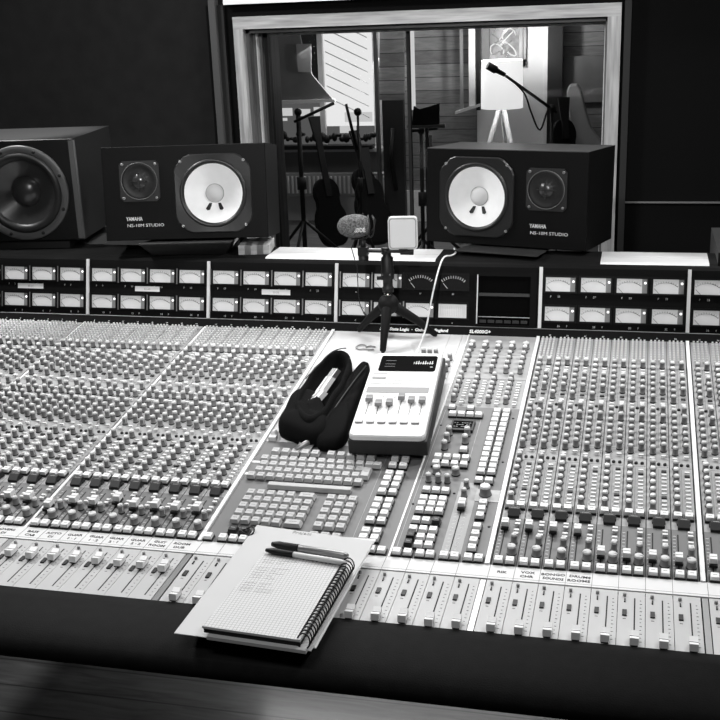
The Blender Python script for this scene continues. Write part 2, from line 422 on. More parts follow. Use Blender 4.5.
for x, n in CH:
    L_, R_ = x + .0098, x + .0275
    for X in (x + .0105, x + .0272): put('square_button', X, .0085); put('square_button', X, .1610)
    put('mute_button', x + .0188, .139, sc=(1, 1, 1))
    sf = SFUP.get(n, .042 + random.uniform(-.002, .002) if n > 24 else (.082 + random.uniform(-.012, .008) if n != 17 else .055))
    put('small_fader_cap', x + .0097, sf, sc=(1.18, 1.12, 1.25) if n > 24 else (1.3, 1.3, 1.45))
    put('large_knob', R_ - .0006, .034, rot=kr()); put('rotary_knob', R_, .062, rot=kr())
    for s in (.082, .091, .108, .117): put('flat_button', R_ + .0005, s)
    for s in (.181, .2015, .222, .2435, .265, .287): put('light_cap_knob', L_, s, rot=kr())
    put('rotary_knob', L_, .310, rot=kr()) if n % 3 else put('light_cap_knob', L_, .310, rot=kr())
    for k in range(11): put('dark_flat_button' if k in ((3, 10) if n % 2 else (9,)) else 'flat_button', R_, .1775 + .01165 * k)
    put('solo_indicator', x + .0195, .322); put('solo_indicator', x + .0295, .322)
    put('flat_button', L_ - .001, .337); put('flat_button', R_, .345)
    for s in (.358, .382, .405, .428, .451, .475, .498): put('rotary_knob', L_, s, rot=kr())
    for s in (.369, .390, .412, .434, .474, .508): put('rotary_knob', R_, s, rot=kr())
    for s in (.453, .489): put('flat_button', R_, s)
    put('solo_indicator', x + .0190, .523)
    put('flat_button', L_, .531); put('flat_button', R_, .537, sc=(1, 1.6, 1))
    put('dark_flat_button', R_, .560)
    for s in (.552, .577, .602, .627, .650, .674, .698): put('rotary_knob' if n % 2 or s < .65 else 'light_cap_knob', L_, s, rot=kr())
    for s in (.586, .611, .637): put('rotary_knob', R_, s, rot=kr())
    for s in (.655, .667, .679): put('flat_button', R_, s)
    put('light_cap_knob', R_, .700, rot=kr())
    for i in range(4):
        for k in range(9): put('routing_button', x + .0062 + i * .0078, .722 + k * .0116)
for x, n, full_ in NCH:
    s = {0: .0075, 1: .0085}[0 if n > 24 else 1] if (n > 24) else .084 + random.uniform(-.003, .004)
    if n > 24: s = .0085 + random.uniform(-.0015, .0015)
    put('fader_cap', x + .0227, s, FF)
# centre master controls
for x in (-.1301, -.095): put('square_button', x, .487, sc=(.95, .95, .8))
for x in (-.1244, -.1080, -.0918, -.0757): put('square_button', x, .458)
for x, s in ((-.1190, .385), (-.1190, .360), (-.1188, .333), (-.0862, .386), (-.0860, .358)): put('rotary_knob', x, s, rot=kr(), sc=(1.15, 1.15, 1.1))
put('square_button', -.0840, .327)
for x in (-.1244, -.1084, -.0923, -.0762): put('square_button', x, .298); put('square_button', x, .276)
for x in (-.1185, -.0860): put('large_knob', x, .250, rot=kr())
for x in (-.1275, -.1108, -.0955): put('rotary_knob', x, .222, rot=kr())
for s in (.188, .161, .1435, .1255): 
    for x in (-.1245, -.1087, -.0930): put('square_button', x, s)
for s in (.097, .072, .051, .0315):
    for i, x in enumerate((-.1245, -.1087, -.0930)):
        put('status_button' if (i == 2 and s == .097) or (i == 0 and s < .06) else 'square_button', x, s)
for x in (-.1376, -.1208, -.1018, -.0865, -.0655, -.0494, -.0292, -.0135): put('square_button', x, .0085)
put('rotary_knob', -.0613, .209, rot=kr()); put('rotary_knob', -.0614, .182, rot=kr())
put('small_fader_cap', -.0597, .148, h=.0004, sc=(1.25, 1.5, 1.1))
for k in range(13):
    for x in (-.0440, -.0265): put('square_button', x, .478 - k * .01835, sc=(1.02, 1.05, .9))
for x in (-.0436, -.0270): put('square_button', x, .229)
put('monitor_knob', -.0280, .192, rot=.3)
for s in (.160, .141, .122, .091, .071, .052, .033): put('square_button', -.0272, s)
for j, s in enumerate((.775, .752, .722, .698, .675, .651)):
    for i in range(5): put('large_knob' if j == 0 else ('light_cap_knob' if j == 1 else 'rotary_knob'), -.1325 + i * .0281, s - (.004 if j == 0 else 0), rot=kr())
for i in range(4):
    xx = -.1325 + i * .0332
    for s in (.618, .598, .578, .558, .538, .518): put('rotary_knob', xx, s, rot=kr())
    for s in (.600, .589, .578, .567, .556, .545, .534, .518, .507): put('flat_button', xx + .0165, s)
for s in (.701, .672, .647, .615): put('rotary_knob', -.1690, s, rot=kr())
for x in (-.228, -.215, -.202): put('rotary_knob', x, .722, rot=kr())
# paired buttons right of the keyboard
for s in (.281, .259, .231, .213, .194, .173, .145, .127, .108, .087, .056, .038):
    for x in (-.1965, -.1785): put('square_button', x, s, sc=(1.05, 1.05, 1))
put('square_button', -.1610, .0085); put('square_button', -.1775, .0085)
# keyboard
def key(x, s, w=1, l=1): put('key_cap', x, s, sc=(w, l, 1))
for k in range(5): key(-.4142 + k * .0182, .282, 1.02, 1.0)
for k in range(5): key(-.3122 + k * .0182, .282, 1.02, 1.0)
for r_, (x0, n_) in enumerate(((-.4260, 12), (-.4215, 11), (-.4240, 11), (-.4320, 12))):
    for k in range(n_): key(x0 + k * .0172, .2555 - r_ * .0196, .98, .95)
key(-.2365, .226, 1.05, 2.1); key(-.2230, .2555, .98, .95)

for r_ in range(5):
    s = .1415 - r_ * .0203
    if r_ < 4 or True:
        nk = 5 if r_ in (0, 4) else 7
        for k in range(nk): key(-.4138 + k * .0174, s, .98, .98)
        if nk == 5: key(-.3170, s, 1.95, .98)
    for k in range(3): key(-.2750 + k * .0183, s, 1.03, .98)
for k in range(3): key(-.2750 + k * .0183, .0345, 1.03, .6)
put('status_button', -.4065, .0300, sc=(1.15, 1.1, 1)); put('status_button', -.3880, .0300, sc=(1.15, 1.1, 1))
for x in (-.4400, -.4160, -.3990, -.3825): put('square_button', x, .0085)
b = MB(); b.prism([(-.0072, .001), (.0065, .001), (.0058, .0090), (-.0050, .0090)], -.3930, -.2480, M_key, FM @ T(0, .1700, 0), axis='x'); b.build('space_bar', console, bevel=.0006, seg=1)
# place: the ones that show largest as parts, the rest as one part of the same kind
def stamp(name, tm, Ms):
    vs = [v.co.copy() for v in tm.vertices]; fs = [tuple(p.vertices) for p in tm.polygons]; mi = [p.material_index for p in tm.polygons]; sm = [p.use_smooth for p in tm.polygons]
    V, Fc, MI, SM = [], [], [], []
    for M in Ms:
        o = len(V); V += [tuple(M @ v) for v in vs]; Fc += [tuple(o + k for k in f) for f in fs]; MI += mi; SM += sm
    me = bpy.data.meshes.new(name); me.from_pydata(V, [], Fc)
    for m_ in tm.materials: me.materials.append(m_)
    me.polygons.foreach_set('material_index', MI); me.polygons.foreach_set('use_smooth', SM); me.update()
    o = link(name, me, console); o['kind'] = 'stuff'; return o
LIM = 100
for kind, Ms in PL.items():
    def keyf(M):
        u, v, d = pix(M.translation); inside = -5 < u < 725 and -5 < v < 725
        hid = (180 < u < 372 and 520 < v < 655)
        return (0 if inside and not hid else 1, d)
    Ms.sort(key=keyf)
    for M in Ms[:LIM]: link(kind, TM[kind], console, M)
    if len(Ms) > LIM: stamp(kind + 's', TM[kind], Ms[LIM:])

# --------------------------------------------------------------- meter bridge
b = MB()
TL = [(1.0009, .1129), (1.0243, .1269), (1.0553, .2521), (1.062, .2565), (1.074, .258), (1.078, .250), (1.078, .10), (1.0, .09)]
b.prism(TL, XL, XR, M_steel, axis='x')
b.build('meter_bridge', console)
b = MB()
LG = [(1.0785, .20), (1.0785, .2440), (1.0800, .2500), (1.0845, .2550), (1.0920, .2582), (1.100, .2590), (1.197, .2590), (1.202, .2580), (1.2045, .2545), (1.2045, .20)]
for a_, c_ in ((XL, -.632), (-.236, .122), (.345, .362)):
    b = MB(); b.prism(LG, a_, c_, M_steel, axis='x'); b.build('bridge_ledge', console)  # dark lengths: shade of the monitors put into the ledge colour
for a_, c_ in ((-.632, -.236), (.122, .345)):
    b = MB(); b.prism(LG, a_, c_, M_ledge, axis='x'); b.box2((a_, 1.140, .2588), (c_, 1.1415, .2592), M_txtg); b.build('lit_ledge', console)  # same ledge in a pale colour, standing in for its lit stretches
b = MB(); b.box2((XL, .0243, .0), (XR, .0256, .0010), M_grey, FBD); b.build('lip_highlight', console)  # thin grey strip drawn as the highlight along the lip
for x in TRIMS:
    b = MB(); b.box2((x - .0036, 0, 0), (x + .0036, .131, .0035), M_offwhite, FB); b.build('bridge_divider', console)
def meter(x, row, kind=0):
    s0, s1 = ((.0795, .1095) if row == 0 else (.0168, .0468)); w = .0620; b = MB()
    # recessed bezel
    x0, x1 = x - .0052, x + w + .0042; t0, t1 = s0 - .0042, s1 + .0042
    for a_, b_ in (((x0, t0), (x1, s0)), ((x0, s1), (x1, t1)), ((x0, s0), (x, s1)), ((x + w, s0), (x1, s1))):
        b.box2((a_[0], a_[1], 0), (b_[0], b_[1], .0042), M_bezel, FB)
    o = b.build('vu_meter', console)
    if x < -.2: 
        g = MB(); g.box2((x0 - .0012, t0 + .001, 0), (x0 + .0016, t1 - .001, .0046), M_greymetal if kind == 0 else M_bezel, FB); g.build('bezel_edge', o)
    f = MB(); fm, ink = (M_face, M_ink) if kind != 1 else (M_bezel, M_txt)
    f.box2((x, s0, 0), (x + w, s1, .0008), fm, FB)
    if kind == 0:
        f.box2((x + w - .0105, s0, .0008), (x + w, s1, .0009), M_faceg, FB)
    cx = x + (w - (.010 if kind == 0 else 0)) / 2; cs = s0 - .014; Rr = .037
    def arc(a0, a1, r0, r1):
        n = 10
        for k in range(n):
            p, q_ = rad(a0 + (a1 - a0) * k / n), rad(a0 + (a1 - a0) * (k + 1) / n)
            f.add([(cx + r0 * math.sin(p), cs + r0 * math.cos(p), .0010), (cx + r1 * math.sin(p), cs + r1 * math.cos(p), .0010), (cx + r1 * math.sin(q_), cs + r1 * math.cos(q_), .0010), (cx + r0 * math.sin(q_), cs + r0 * math.cos(q_), .0010)], [(0, 1, 2, 3)], ink, FB)
    if kind < 2:
        arc(-38, 14, Rr - .0002, Rr + .0002) if kind == 0 else None; arc(14, 40, Rr - .0005, Rr + .0006) if kind == 0 else None
        for k in range(11):
            a = rad(-38 + 7.6 * k); wd = .0003 if kind == 0 else .0006
            Mx = FB @ T(cx, cs, .001) @ R(-a, 'Z'); f.box2((-wd, Rr, 0), (wd, Rr + (.003 if kind == 0 else .006), .0002), ink, Mx)
        if kind == 0:
            textmesh(f, 'VU', .0035, M_txtg, FB @ T(x + .003, s1 - .0055, .0010))
    else:
        for k in range(14): f.box2((x + .004 + k * .004, s0 + .004, .0008), (x + .0043 + k * .004, s1 - .005, .001), M_txtg, FB)
    f.build('meter_face', o)
    if kind < 2:
        g = MB(); a = rad(-44 if kind == 0 else -40); Mx = FB @ T(cx, cs, .0014) @ R(-a, 'Z'); g.box2((-.0004, .0195, 0), (.0004, .034, .0004), ink, Mx); g.build('needle', o)
    if kind == 0:
        g = MB(); g.lathe([(.0026, .0008), (.0026, .002), (0, .0026)], M_led if row >= 0 else M_txt, 12, FB @ T(x + w - .004, s1 - .0085, 0)); g.build('peak_lamp', o)
lb = MB()
def meterlabel(x, row, n, c=False):
    s = .0665 if row == 0 else .0035
    if c: textmesh(lb, n, .0048, M_txt, FB @ T(x + .031, s, .0002), 'CENTER', .0001); return
    if row == 0: textmesh(lb, 'F', .0060, M_txt, FB @ T(x + .010, s, .0002)); textmesh(lb, str(n), .0060, M_txt, FB @ T(x + .0255, s, .0002))
    else: textmesh(lb, str(n), .0060, M_txt, FB @ T(x + .0265, s, .0002)); textmesh(lb, 'F', .0060, M_txt, FB @ T(x + .0455, s, .0002))
for bi, x0 in enumerate([TRIMS[0], TRIMS[1], TRIMS[2], TRIMS[4], TRIMS[5]]):
    n0 = [1, 9, 17, 25, 33][bi]
    for k in range(4):
        if x0 > .3 and k > 0: continue
        for row in (0, 1):
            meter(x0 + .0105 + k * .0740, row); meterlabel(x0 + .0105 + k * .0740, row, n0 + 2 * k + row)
for k in range(4):
    x = -.4386 + .0728 * k
    meter(x, 0, 1 if k > 1 else 0); meterlabel(x, 0, ('A', 'B', 'LF', 'RF')[k], True)
    meter(x, 1, 2 if k == 3 else 0); meterlabel(x, 1, ('C', 'D', 'L', 'R')[k], True)
for x, n in CH:
    textmesh(lb, str(n), .0050, M_txt, FBD @ T(x + PITCH / 2, .006, .0002), 'CENTER')
textmesh(lb, 'Solid State Logic  ·  Oxford  ·  England', .0118, M_txt, FBD @ T(-.348, .0070, .0003), 'LEFT', .0002, .83, .0005)
textmesh(lb, 'SL4000G+', .0135, M_txt, FBD @ T(-.1490, .0065, .0003), 'LEFT', .0002, .80, .0005)
lb.build('panel_lettering', console)
for x, s, w, t in ((-1.2484, .0580, .068, '49-57'), (-.9420, .0575, .062, '61-64'), (-.6290, .0570, .068, '53-56')):
    b = MB(); b.box2((x, s, 0), (x + w, s + .0120, .0004), M_white, FB); textmesh(b, t, .0065, M_txtg, FB @ T(x + w / 2, s + .0035, .0005), 'CENTER'); b.build('tape_label', console)
# recessed computer screen in the bridge
b = MB()
x0, x1, s0, s1 = -.1415, -.0085, .002, .118
for a_, c_ in (((x0, s0), (x1, .0045)), ((x0, .109), (x1, s1)), ((x0, .0045), (-.1350, .109)), ((-.0215, .0045), (x1, .109))): b.box2((a_[0], a_[1], 0), (c_[0], c_[1], .004), M_steel, FB)
b.box2((-.1350, .0045, 0), (-.0215, .109, .0006), M_screen, FB)
b.box2((-.1365, .006, .0006), (-.1345, .112, .005), M_offwhite, FB)
b.box2((-.1330, .066, .0006), (-.0230, .073, .003), M_darkb, FB); b.box2((-.1330, .0205, .0006), (-.0215, .0220, .003), M_greymetal, FB)
scr = b.build('computer_screen', console)
for k in range(6):
    g = MB(); g.box2((-.1290 + k * .0178, .0085, .0006), (-.1160 + k * .0178, .0140, .0030), M_dark, FB); g.box2((-.1295 + k * .0178, .0078, .0004), (-.1155 + k * .0178, .0147, .0012), M_darkb, FB); g.build('screen_button', scr)

# --------------------------------------------------------------- near-field monitors
def holed_box(b, W, H, D, c, r, mt, F, rim=0.):
    # box seen from its front in x,y of frame F (z out), with a round well for the driver
    cor = [math.atan2(y - c[1], x - c[0]) % (2 * PI) for x, y in ((0, 0), (W, 0), (W, H), (0, H))]
    an = sorted([2 * PI * k / 56 for k in range(56)] + cor); n = len(an); vs = []
    for a in an:
        dx, dy = math.cos(a), math.sin(a); t = min([((W if dx > 0 else 0) - c[0]) / dx if abs(dx) > 1e-9 else 9, ((H if dy > 0 else 0) - c[1]) / dy if abs(dy) > 1e-9 else 9])
        ex, ey = c[0] + dx * t, c[1] + dy * t; k = .0015
        fx = lambda v, m: min(max(v, k), m - k)
        vs += [(ex, ey, -D), (ex, ey, -k), (fx(ex, W), fx(ey, H), 0), (c[0] + dx * r, c[1] + dy * r, 0), (c[0] + dx * r, c[1] + dy * r, -.06)]
    fs = [(i * 5 + q_, ((i + 1) % n) * 5 + q_, ((i + 1) % n) * 5 + q_ + 1, i * 5 + q_ + 1) for i in range(n) for q_ in range(4)]
    fs += [tuple(i * 5 for i in range(n))[::-1], tuple(i * 5 + 4 for i in range(n))]
    b.add(vs, fs, mt, F)
def small_monitor(P, yaw, tilt, woof, twt, label):
    M = T(*P) @ R(yaw, 'Z') @ R(-tilt, 'X'); W, H, D = .382, .215, .199
    root = thing('studio_monitor', label, 'loudspeaker', M, 'small monitors on the meter bridge')
    F = T(0, 0, 0) @ R(PI / 2, 'X')     # local z -> -y (out of the baffle), local y -> z
    b = MB(); holed_box(b, W, H, D, woof, .0775, M_black, F); child('cabinet', b, root)
    # woofer
    b = MB(); c = .090; k = .030
    oc = [(-c + k, -c), (c - k, -c), (c, -c + k), (c, c - k), (c - k, c), (-c + k, c), (-c, c - k), (-c, -c + k)]
    Mw = F @ T(woof[0], woof[1], 0); n = 48
    inner = .0785
    pts = []
    for i in range(n):       # outer outline sampled on the octagon
        a = 2 * PI * i / n; dx, dy = math.cos(a), math.sin(a); best = 9
        for j in range(8):
            p, q_ = oc[j], oc[(j + 1) % 8]; ex, ey = q_[0] - p[0], q_[1] - p[1]; den = dx * ey - dy * ex
            if abs(den) > 1e-9:
                t = (p[0] * ey - p[1] * ex) / den; u = (p[0] * dy - p[1] * dx) / den
                if t > 0 and -1e-6 <= u <= 1 + 1e-6: best = min(best, t)
        pts.append((dx * best, dy * best))
    vs = []; fs = []
    for i, (px, py) in enumerate(pts):
        a = 2 * PI * i / n; vs += [(px, py, 0), (px, py, .0035), (px * .975, py * .975, .0048), (inner * math.cos(a), inner * math.sin(a), .0040), (inner * math.cos(a), inner * math.sin(a), 0)]
    for i in range(n):
        j = (i + 1) % n
        for q_ in range(4): fs.append((i * 5 + q_, j * 5 + q_, j * 5 + q_ + 1, i * 5 + q_ + 1))
    b.add(vs, fs, mat('driver frame', .010, .35, spec=.6), Mw, False)
    wf = child('woofer', b, root)
    g = MB(); g.lathe([(.0785, .004), (.077, .0065), (.073, .0075), (.0695, .004), (.068, .0015)], M_rubber, 48, Mw); child('surround', g, wf)
    g = MB(); g.lathe([(.068, .0016), (.0215, -.0170)], M_cone, 48, Mw); g.lathe([(.0219, -.0168), (.0205, -.0155)], M_txtg, 32, Mw)
    child('cone', g, wf)
    g = MB(); g.lathe([(.0207, -.0160), (.016, -.0120), (.009, -.0096), (0, -.0088)], M_conecap, 32, Mw); child('dust_cap', g, wf)
    g = MB()
    for sx in (-1, 1): g.add([(sx * .007, -.0225, -.0145), (sx * .0135, -.0225, -.0140), (sx * .0210, -.0350, -.0080), (sx * .0175, -.0390, -.0070), (sx * .0115, -.0380, -.0078), (sx * .0085, -.030, -.0120)], [(0, 1, 2, 3, 4, 5)], M_dark, Mw); 
    pass
    child('lead_patches', g, wf)
    for sx in (-1, 1):
        for sy in (-1, 1):
            g = MB(); g.lathe([(.0036, .004), (.0036, .0058), (.0022, .0062), (.0010, .0050), (0, .0050)], M_greymetal, 12, Mw @ T(sx * .0735, sy * .0735, 0)); child('screw', g, wf)
    # tweeter
    Mt = F @ T(twt[0], twt[1], 0); b = MB()
    c = .0465; k = .008
    b.prism([(-c + k, -c), (c - k, -c), (c, -c + k), (c, c - k), (c - k, c), (-c + k, c), (-c, c - k), (-c, -c + k)], 0, .0022, M_darkb, Mt)
    tw = child('tweeter', b, root)
    g = MB(); g.lathe([(.0420, .0022), (.0415, .0045), (.038, .0052), (.034, .0040), (.026, .0030), (.016, .0040)], M_dark, 36, Mt); g.lathe([(.016, .004), (.012, .0075), (.006, .0095), (0, .010)], M_gcone, 24, Mt); child('dome', g, tw)
    g = MB(); g.lathe([(.0425, .0030), (.0428, .0060), (.0415, .0065), (.0408, .0050)], M_ring, 40, Mt); g.box2((-.020, -.001, .011), (.020, .001, .012), M_darkb, Mt); g.box2((-.001, -.020, .011), (.001, .020, .012), M_darkb, Mt); child('protective_ring', g, tw)
    for sx in (-1, 1):
        for sy in (-1, 1):
            g = MB(); g.lathe([(.0032, .002), (.0032, .0042), (.002, .0046), (0, .0038)], M_greymetal, 12, Mt @ T(sx * .0385, sy * .0385, 0)); child('screw', g, tw)
    b = MB()
    textmesh(b, 'YAMAHA', .0125, M_txt, F @ T(twt[0] - .037, .0455, .0002), 'LEFT', .0002, .74, .0002)
    textmesh(b, 'NS-10M STUDIO', .0100, M_txt, F @ T(twt[0] - .036, .0310, .0002), 'LEFT', .0002, 1.22)
    child('lettering', b, root)
    return root, M
small_monitor((-1.008, 1.051, .2985), rad(10.5), rad(8), (.258, .104), (.087, .136), 'small black studio monitor with white cone on the left, its woofer right of the tweeter')
small_monitor((-.282, 1.259 - .025, .2705), rad(-14.2), rad(2.6), (.124, .108), (.289, .131), 'small black studio monitor on the right, its white woofer left of the tweeter')
# wedge pads that carry them
def wedge(name, prof, x0, x1, lab, yaw, P, inset=.02):
    """prof (y,z) side outline; wider at the top"""
    b = MB(); M = T(*P) @ R(yaw, 'Z'); n = len(prof)
    ztop = max(p[1] for p in prof); zb = min(p[1] for p in prof)
    def xx(z, sgn):
        t = (z - zb) / (ztop - zb); w = (x1 - x0) / 2; return (x0 + x1) / 2 + sgn * (w - inset * (1 - t))
    vs = [(xx(p[1], -1), p[0], p[1]) for p in prof] + [(xx(p[1], 1), p[0], p[1]) for p in prof]
    b.add(vs, [tuple(range(n)), tuple(range(n, 2 * n))], M_darkb); b.add(vs, [(k, (k + 1) % n, (k + 1) % n + n, k + n) for k in range(n)], M_darkb)
    return tag(b.build(name, None, M, .0015, 1), lab, 'speaker pad', 'wedge pads under the small monitors')
wedge('isolation_wedge', [(.004, 0), (.165, 0), (.165, .0130), (-.020, .0365), (-.034, .0370), (-.034, .0335)], .08, .30, 'charcoal wedge pad tilting the left small monitor on the bridge', rad(10.5), (-1.008, 1.056, .2592), .022)
wedge('isolation_wedge', [(-.030, 0), (.15, 0), (.15, .0010), (-.035, .0100), (-.075, .0110), (-.075, .0085)], .10, .30, 'charcoal wedge pad under the right small monitor on the bridge', rad(-14.2), (-.282, 1.234, .2592), .018)
# small striped block beside the left pad
b = MB(); 
for k in range(5): b.box2((-.036 + k * .0145, -.03, 0), (-.0215 + k * .0145, .06, .0215), M_woodL if k % 2 == 0 else M_greymetal)
tag(b.build('wooden_block', None, T(-.672, 1.138, .2592) @ R(rad(10.5), 'Z')), 'small striped pale block under the right end of the left small monitor', 'block')

def big_monitor(P, yaw, label, wx):
    W, H, D = .32, .245, .30
    M = T(*P) @ R(yaw, 'Z')
    root = thing('main_monitor', label, 'loudspeaker', M, 'large monitors at the ends of the bridge')
    b = MB(); holed_box(b, W, H, D, (wx, .118), .098, mat('black satin', .010, .4, spec=.2), R(PI / 2, 'X')); child('cabinet', b, root)
    b = MB(); b.prism([(W - .012, -.0006), (W + .0006, -.0006), (W + .0006, .012)], .004, H - .004, M_ring); child('lit_edge', b, root)  # lighter grey strip stands in for the lit bevelled edge
    F = R(PI / 2, 'X') @ T(wx, .118, 0); b = MB()
    b.lathe([(.115, 0), (.115, .004), (.113, .0055), (.099, .0055), (.097, .003)], M_ring, 56, F); w = child('woofer', b, root)
    g = MB(); g.lathe([(.098, .003), (.093, .008), (.086, .0085), (.079, .004), (.077, .001)], M_rubber, 56, F); child('surround', g, w)
    g = MB(); g.lathe([(.077, .001), (.036, -.024)], M_gcone, 48, F); child('cone', g, w)
    g = MB(); g.lathe([(.037, -.024), (.034, -.016), (.022, -.008), (.01, -.0045), (0, -.004)], M_gcone, 40, F); child('dust_cap', g, w)
    for k in range(8):
        a = rad(22.5 + 45 * k); g = MB(); g.lathe([(.0042, .005), (.0042, .0068), (0, .0072)], M_dark, 10, F @ T(.106 * math.cos(a), .106 * math.sin(a), 0)); child('screw', g, w)
    tx = wx - .165 if wx > W / 2 else wx + .165
    return root
big_monitor((-1.436, 1.098, .280), rad(9.5), 'big black studio monitor at the left picture edge with dark woofer in a grey ring', .182)
b = MB(); b.box2((.02, .01, 0), (.28, .10, .0205), M_blackmatte); tag(b.build('speaker_riser', None, T(-1.436, 1.098, .2592) @ R(rad(9.5), 'Z')), 'flat black riser under the big monitor at the left', 'speaker riser', 'flat risers under the big monitors')
big_monitor((.392, 1.13, .300), rad(-10), 'big black studio monitor cut off by the right picture edge', .14)
b = MB(); b.box2((.002, .01, 0), (.28, .10, .045 - .0035), M_offwhite); tag(b.build('speaker_riser', None, T(.392, 1.13, .2580) @ R(rad(-10), 'Z')), 'pale riser under the big monitor at the right picture edge', 'speaker riser', 'flat risers under the big monitors')
# carrier for the risers behind the bridge
for x0, x1, lab in ((-1.60, -1.10, 'black stand behind the bridge under the big monitor at the left edge'), (.37, .80, 'black stand behind the bridge under the big monitor at the right edge')):
    b = MB(); b.box2((x0, 1.208, -.80), (x1, 1.50, .2575), M_blackmatte); tag(b.build('speaker_stand'), lab, 'stand', 'stands under the big monitors')

# --------------------------------------------------------------- tripod with microphone and light
FN = (FM.to_3x3() @ Vector((0, 0, 1)))
def modp(x, s, h=0): return FM @ Vector((x, s, h))
trip = thing('mini_tripod', 'small black tabletop tripod standing on the blank centre panel', 'tripod', T(-.3147, .955, .118))
hub = Vector((-.3147, .955, .190))
for fx, fs in ((-.3925, .828), (-.2195, .817), (-.3155, .722)):
    foot = modp(fx, fs, .006); b = MB(); out = (foot - hub); out.z = 0; out.normalize()
    mid = hub + out * .018 + Vector((0, 0, -.010))
    b.tube([hub + out * .010, mid, foot.lerp(mid, .5) + Vector((0, 0, .003)), foot + Vector((0, 0, .0)), modp(fx, fs, .0045)], [.0090, .0115, .0090, .0065, .0040], mat('tripod rubber', .006, .6, spec=.15), 10)
    g = b.build('leg', trip); h = MB(); h.sphere(modp(fx, fs, .0045), .0044, M_rubber, 10); h.build('rubber_foot', g)
b = MB(); b.sphere(hub, .0225, MATS['tripod rubber'], 24); b.lathe([(.009, 0), (.009, .007), (0, .007)], M_chrome, 16, T(hub.x, hub.y, hub.z + .0205)); b.build('ball_hub', trip)
b = MB(); zb = hub.z + .0270
b.lathe([(0, 0), (.0125, 0), (.0125, .010), (.0105, .012), (.0105, .027), (.0135, .029), (.0145, .046), (.0130, .050), (.0130, .074), (.0090, .078), (.0090, .086), (0, .086)], M_dark, 20, T(hub.x, hub.y, zb))
b.box2((hub.x - .012, hub.y - .011, zb + .028), (hub.x + .010, hub.y + .011, zb + .034), M_darkb); b.cyl((hub.x - .022, hub.y - .006, zb + .031), (hub.x - .010, hub.y - .004, zb + .031), .004, M_dark, 10); b.box2((hub.x - .010, hub.y - .012, zb + .038), (hub.x + .009, hub.y - .009, zb + .043), M_chrome)
b.build('column', trip)
zt = zb + .086
b = MB(); b.box2((-.374, .948, zt), (-.262, .962, zt + .005), M_darkb); b.lathe([(0, -.004), (.009, -.004), (.009, .009), (0, .009)], M_dark, 16, T(-.318, .955, zt)); b.box2((-.345, .9465, zt + .001), (-.322, .9480, zt + .004), M_chrome); b.cyl((-.258, .955, zt + .001), (-.285, .955, zt + .001), .0062, M_dark, 12)
b.build('crossbar', trip)
zc = zt + .0052
# light panel
lp = thing('light_panel', 'small square white light panel on the right end of the tripod crossbar', 'light', T(-.279, .953, zc) @ R(rad(8), 'Z'))
def rrect(w, h, r, n=5):
    out = []
    for cx, cy, a0 in ((w / 2 - r, h / 2 - r, 0), (-w / 2 + r, h / 2 - r, 90), (-w / 2 + r, -h / 2 + r, 180), (w / 2 - r, -h / 2 + r, 270)):
        for k in range(n + 1): a = rad(a0 + 90 * k / n); out.append((cx + r * math.cos(a), cy + r * math.sin(a)))
    return out
FX = R(PI / 2, 'X')
b = MB(); b.prism(rrect(.0615, .0690, .008), -.008, .0045, M_offwhite, T(0, 0, .0365) @ FX); child('housing', b, lp, .001, 1)
b = MB(); b.prism(rrect(.0560, .0630, .006), .0045, .0052, M_greymetal, T(0, 0, .0365) @ FX); b.prism(rrect(.0530, .0600, .005), .0052, .0060, M_white, T(0, 0, .0365) @ FX); child('diffuser', b, lp)
b = MB(); b.lathe([(0, 0), (.010, 0), (.010, .003), (.005, .0035), (0, .0035)], M_dark, 14); child('shoe_mount', b, lp)
# microphone: foam covered, in a small cradle
ax = Vector((-.80, -.56, .08)).normalized()
mc = Vector((-.3800, .955, zc + .050))
mic = thing('camera_microphone', 'foam covered camera microphone in a shock mount on the left end of the crossbar', 'microphone', T(-.366, .955, zc))
Mm = T(*mc) @ ax.to_track_quat('Z', 'Y').to_matrix().to_4x4()
b = MB(); prof = [(0, -.028), (.0135, -.027), (.0205, -.022), (.0245, -.008), (.0250, .006), (.0225, .021), (.0165, .033), (.0085, .039), (0, .0405)]
b.lathe(prof, M_foam, 26, Mm); b.build('foam_cover', mic)
b = MB(); Mt = T(*(mc + Vector((.012, -.0175, -.008)))) @ R(rad(-6), 'Z') @ FX @ R(rad(4), 'Z'); textmesh(b, 'RØDE', .0125, M_txt, Mt @ T(-.012, 0, .0090), 'LEFT', .0004, .85, .0003); b.build('lettering', mic)
b = MB(); s0 = Vector((-.366, .955, zc))
b.box2((-.376, .945, zc - .012), (-.356, .965, zc + .006), M_dark); b.lathe([(.011, -.026), (.011, -.016), (.008, -.014), (.008, 0)], M_dark, 16, T(-.366, .955, zc + .002)); b.cyl((-.366, .955, zc), (-.366, .955, zc + .022), .006, M_dark, 12)
b.build('mount', mic)
b = MB()
for off, rr in ((-.032, .024), (-.020, .0270)):
    c0 = mc - ax * (-off); u = Vector((0, 0, 1)) - ax * ax.z; u.normalize(); w = ax.cross(u); pts = []
    for k in range(15):
        a = rad(-150 + 300 * k / 14) + PI; pts.append(mc + ax * off + (u * math.cos(a) + w * math.sin(a)) * rr)
    b.tube(pts, .0016, M_darkb, 7)
b.tube([mc + ax * -.028 + Vector((0, 0, -.02)), mc + ax * -.036 + Vector((.004, 0, -.006)), mc + ax * -.040 + Vector((.004, 0, .012)), mc + ax * -.037 + Vector((0, 0, .022))], .0019, M_darkb, 7)
b.tube([Vector((-.366, .955, zc + .02)), mc + ax * -.018 + Vector((0, 0, -.0270)), mc + ax * .012 + Vector((0, 0, -.0275))], .0018, M_darkb, 7)
b.build('shock_mount', mic)
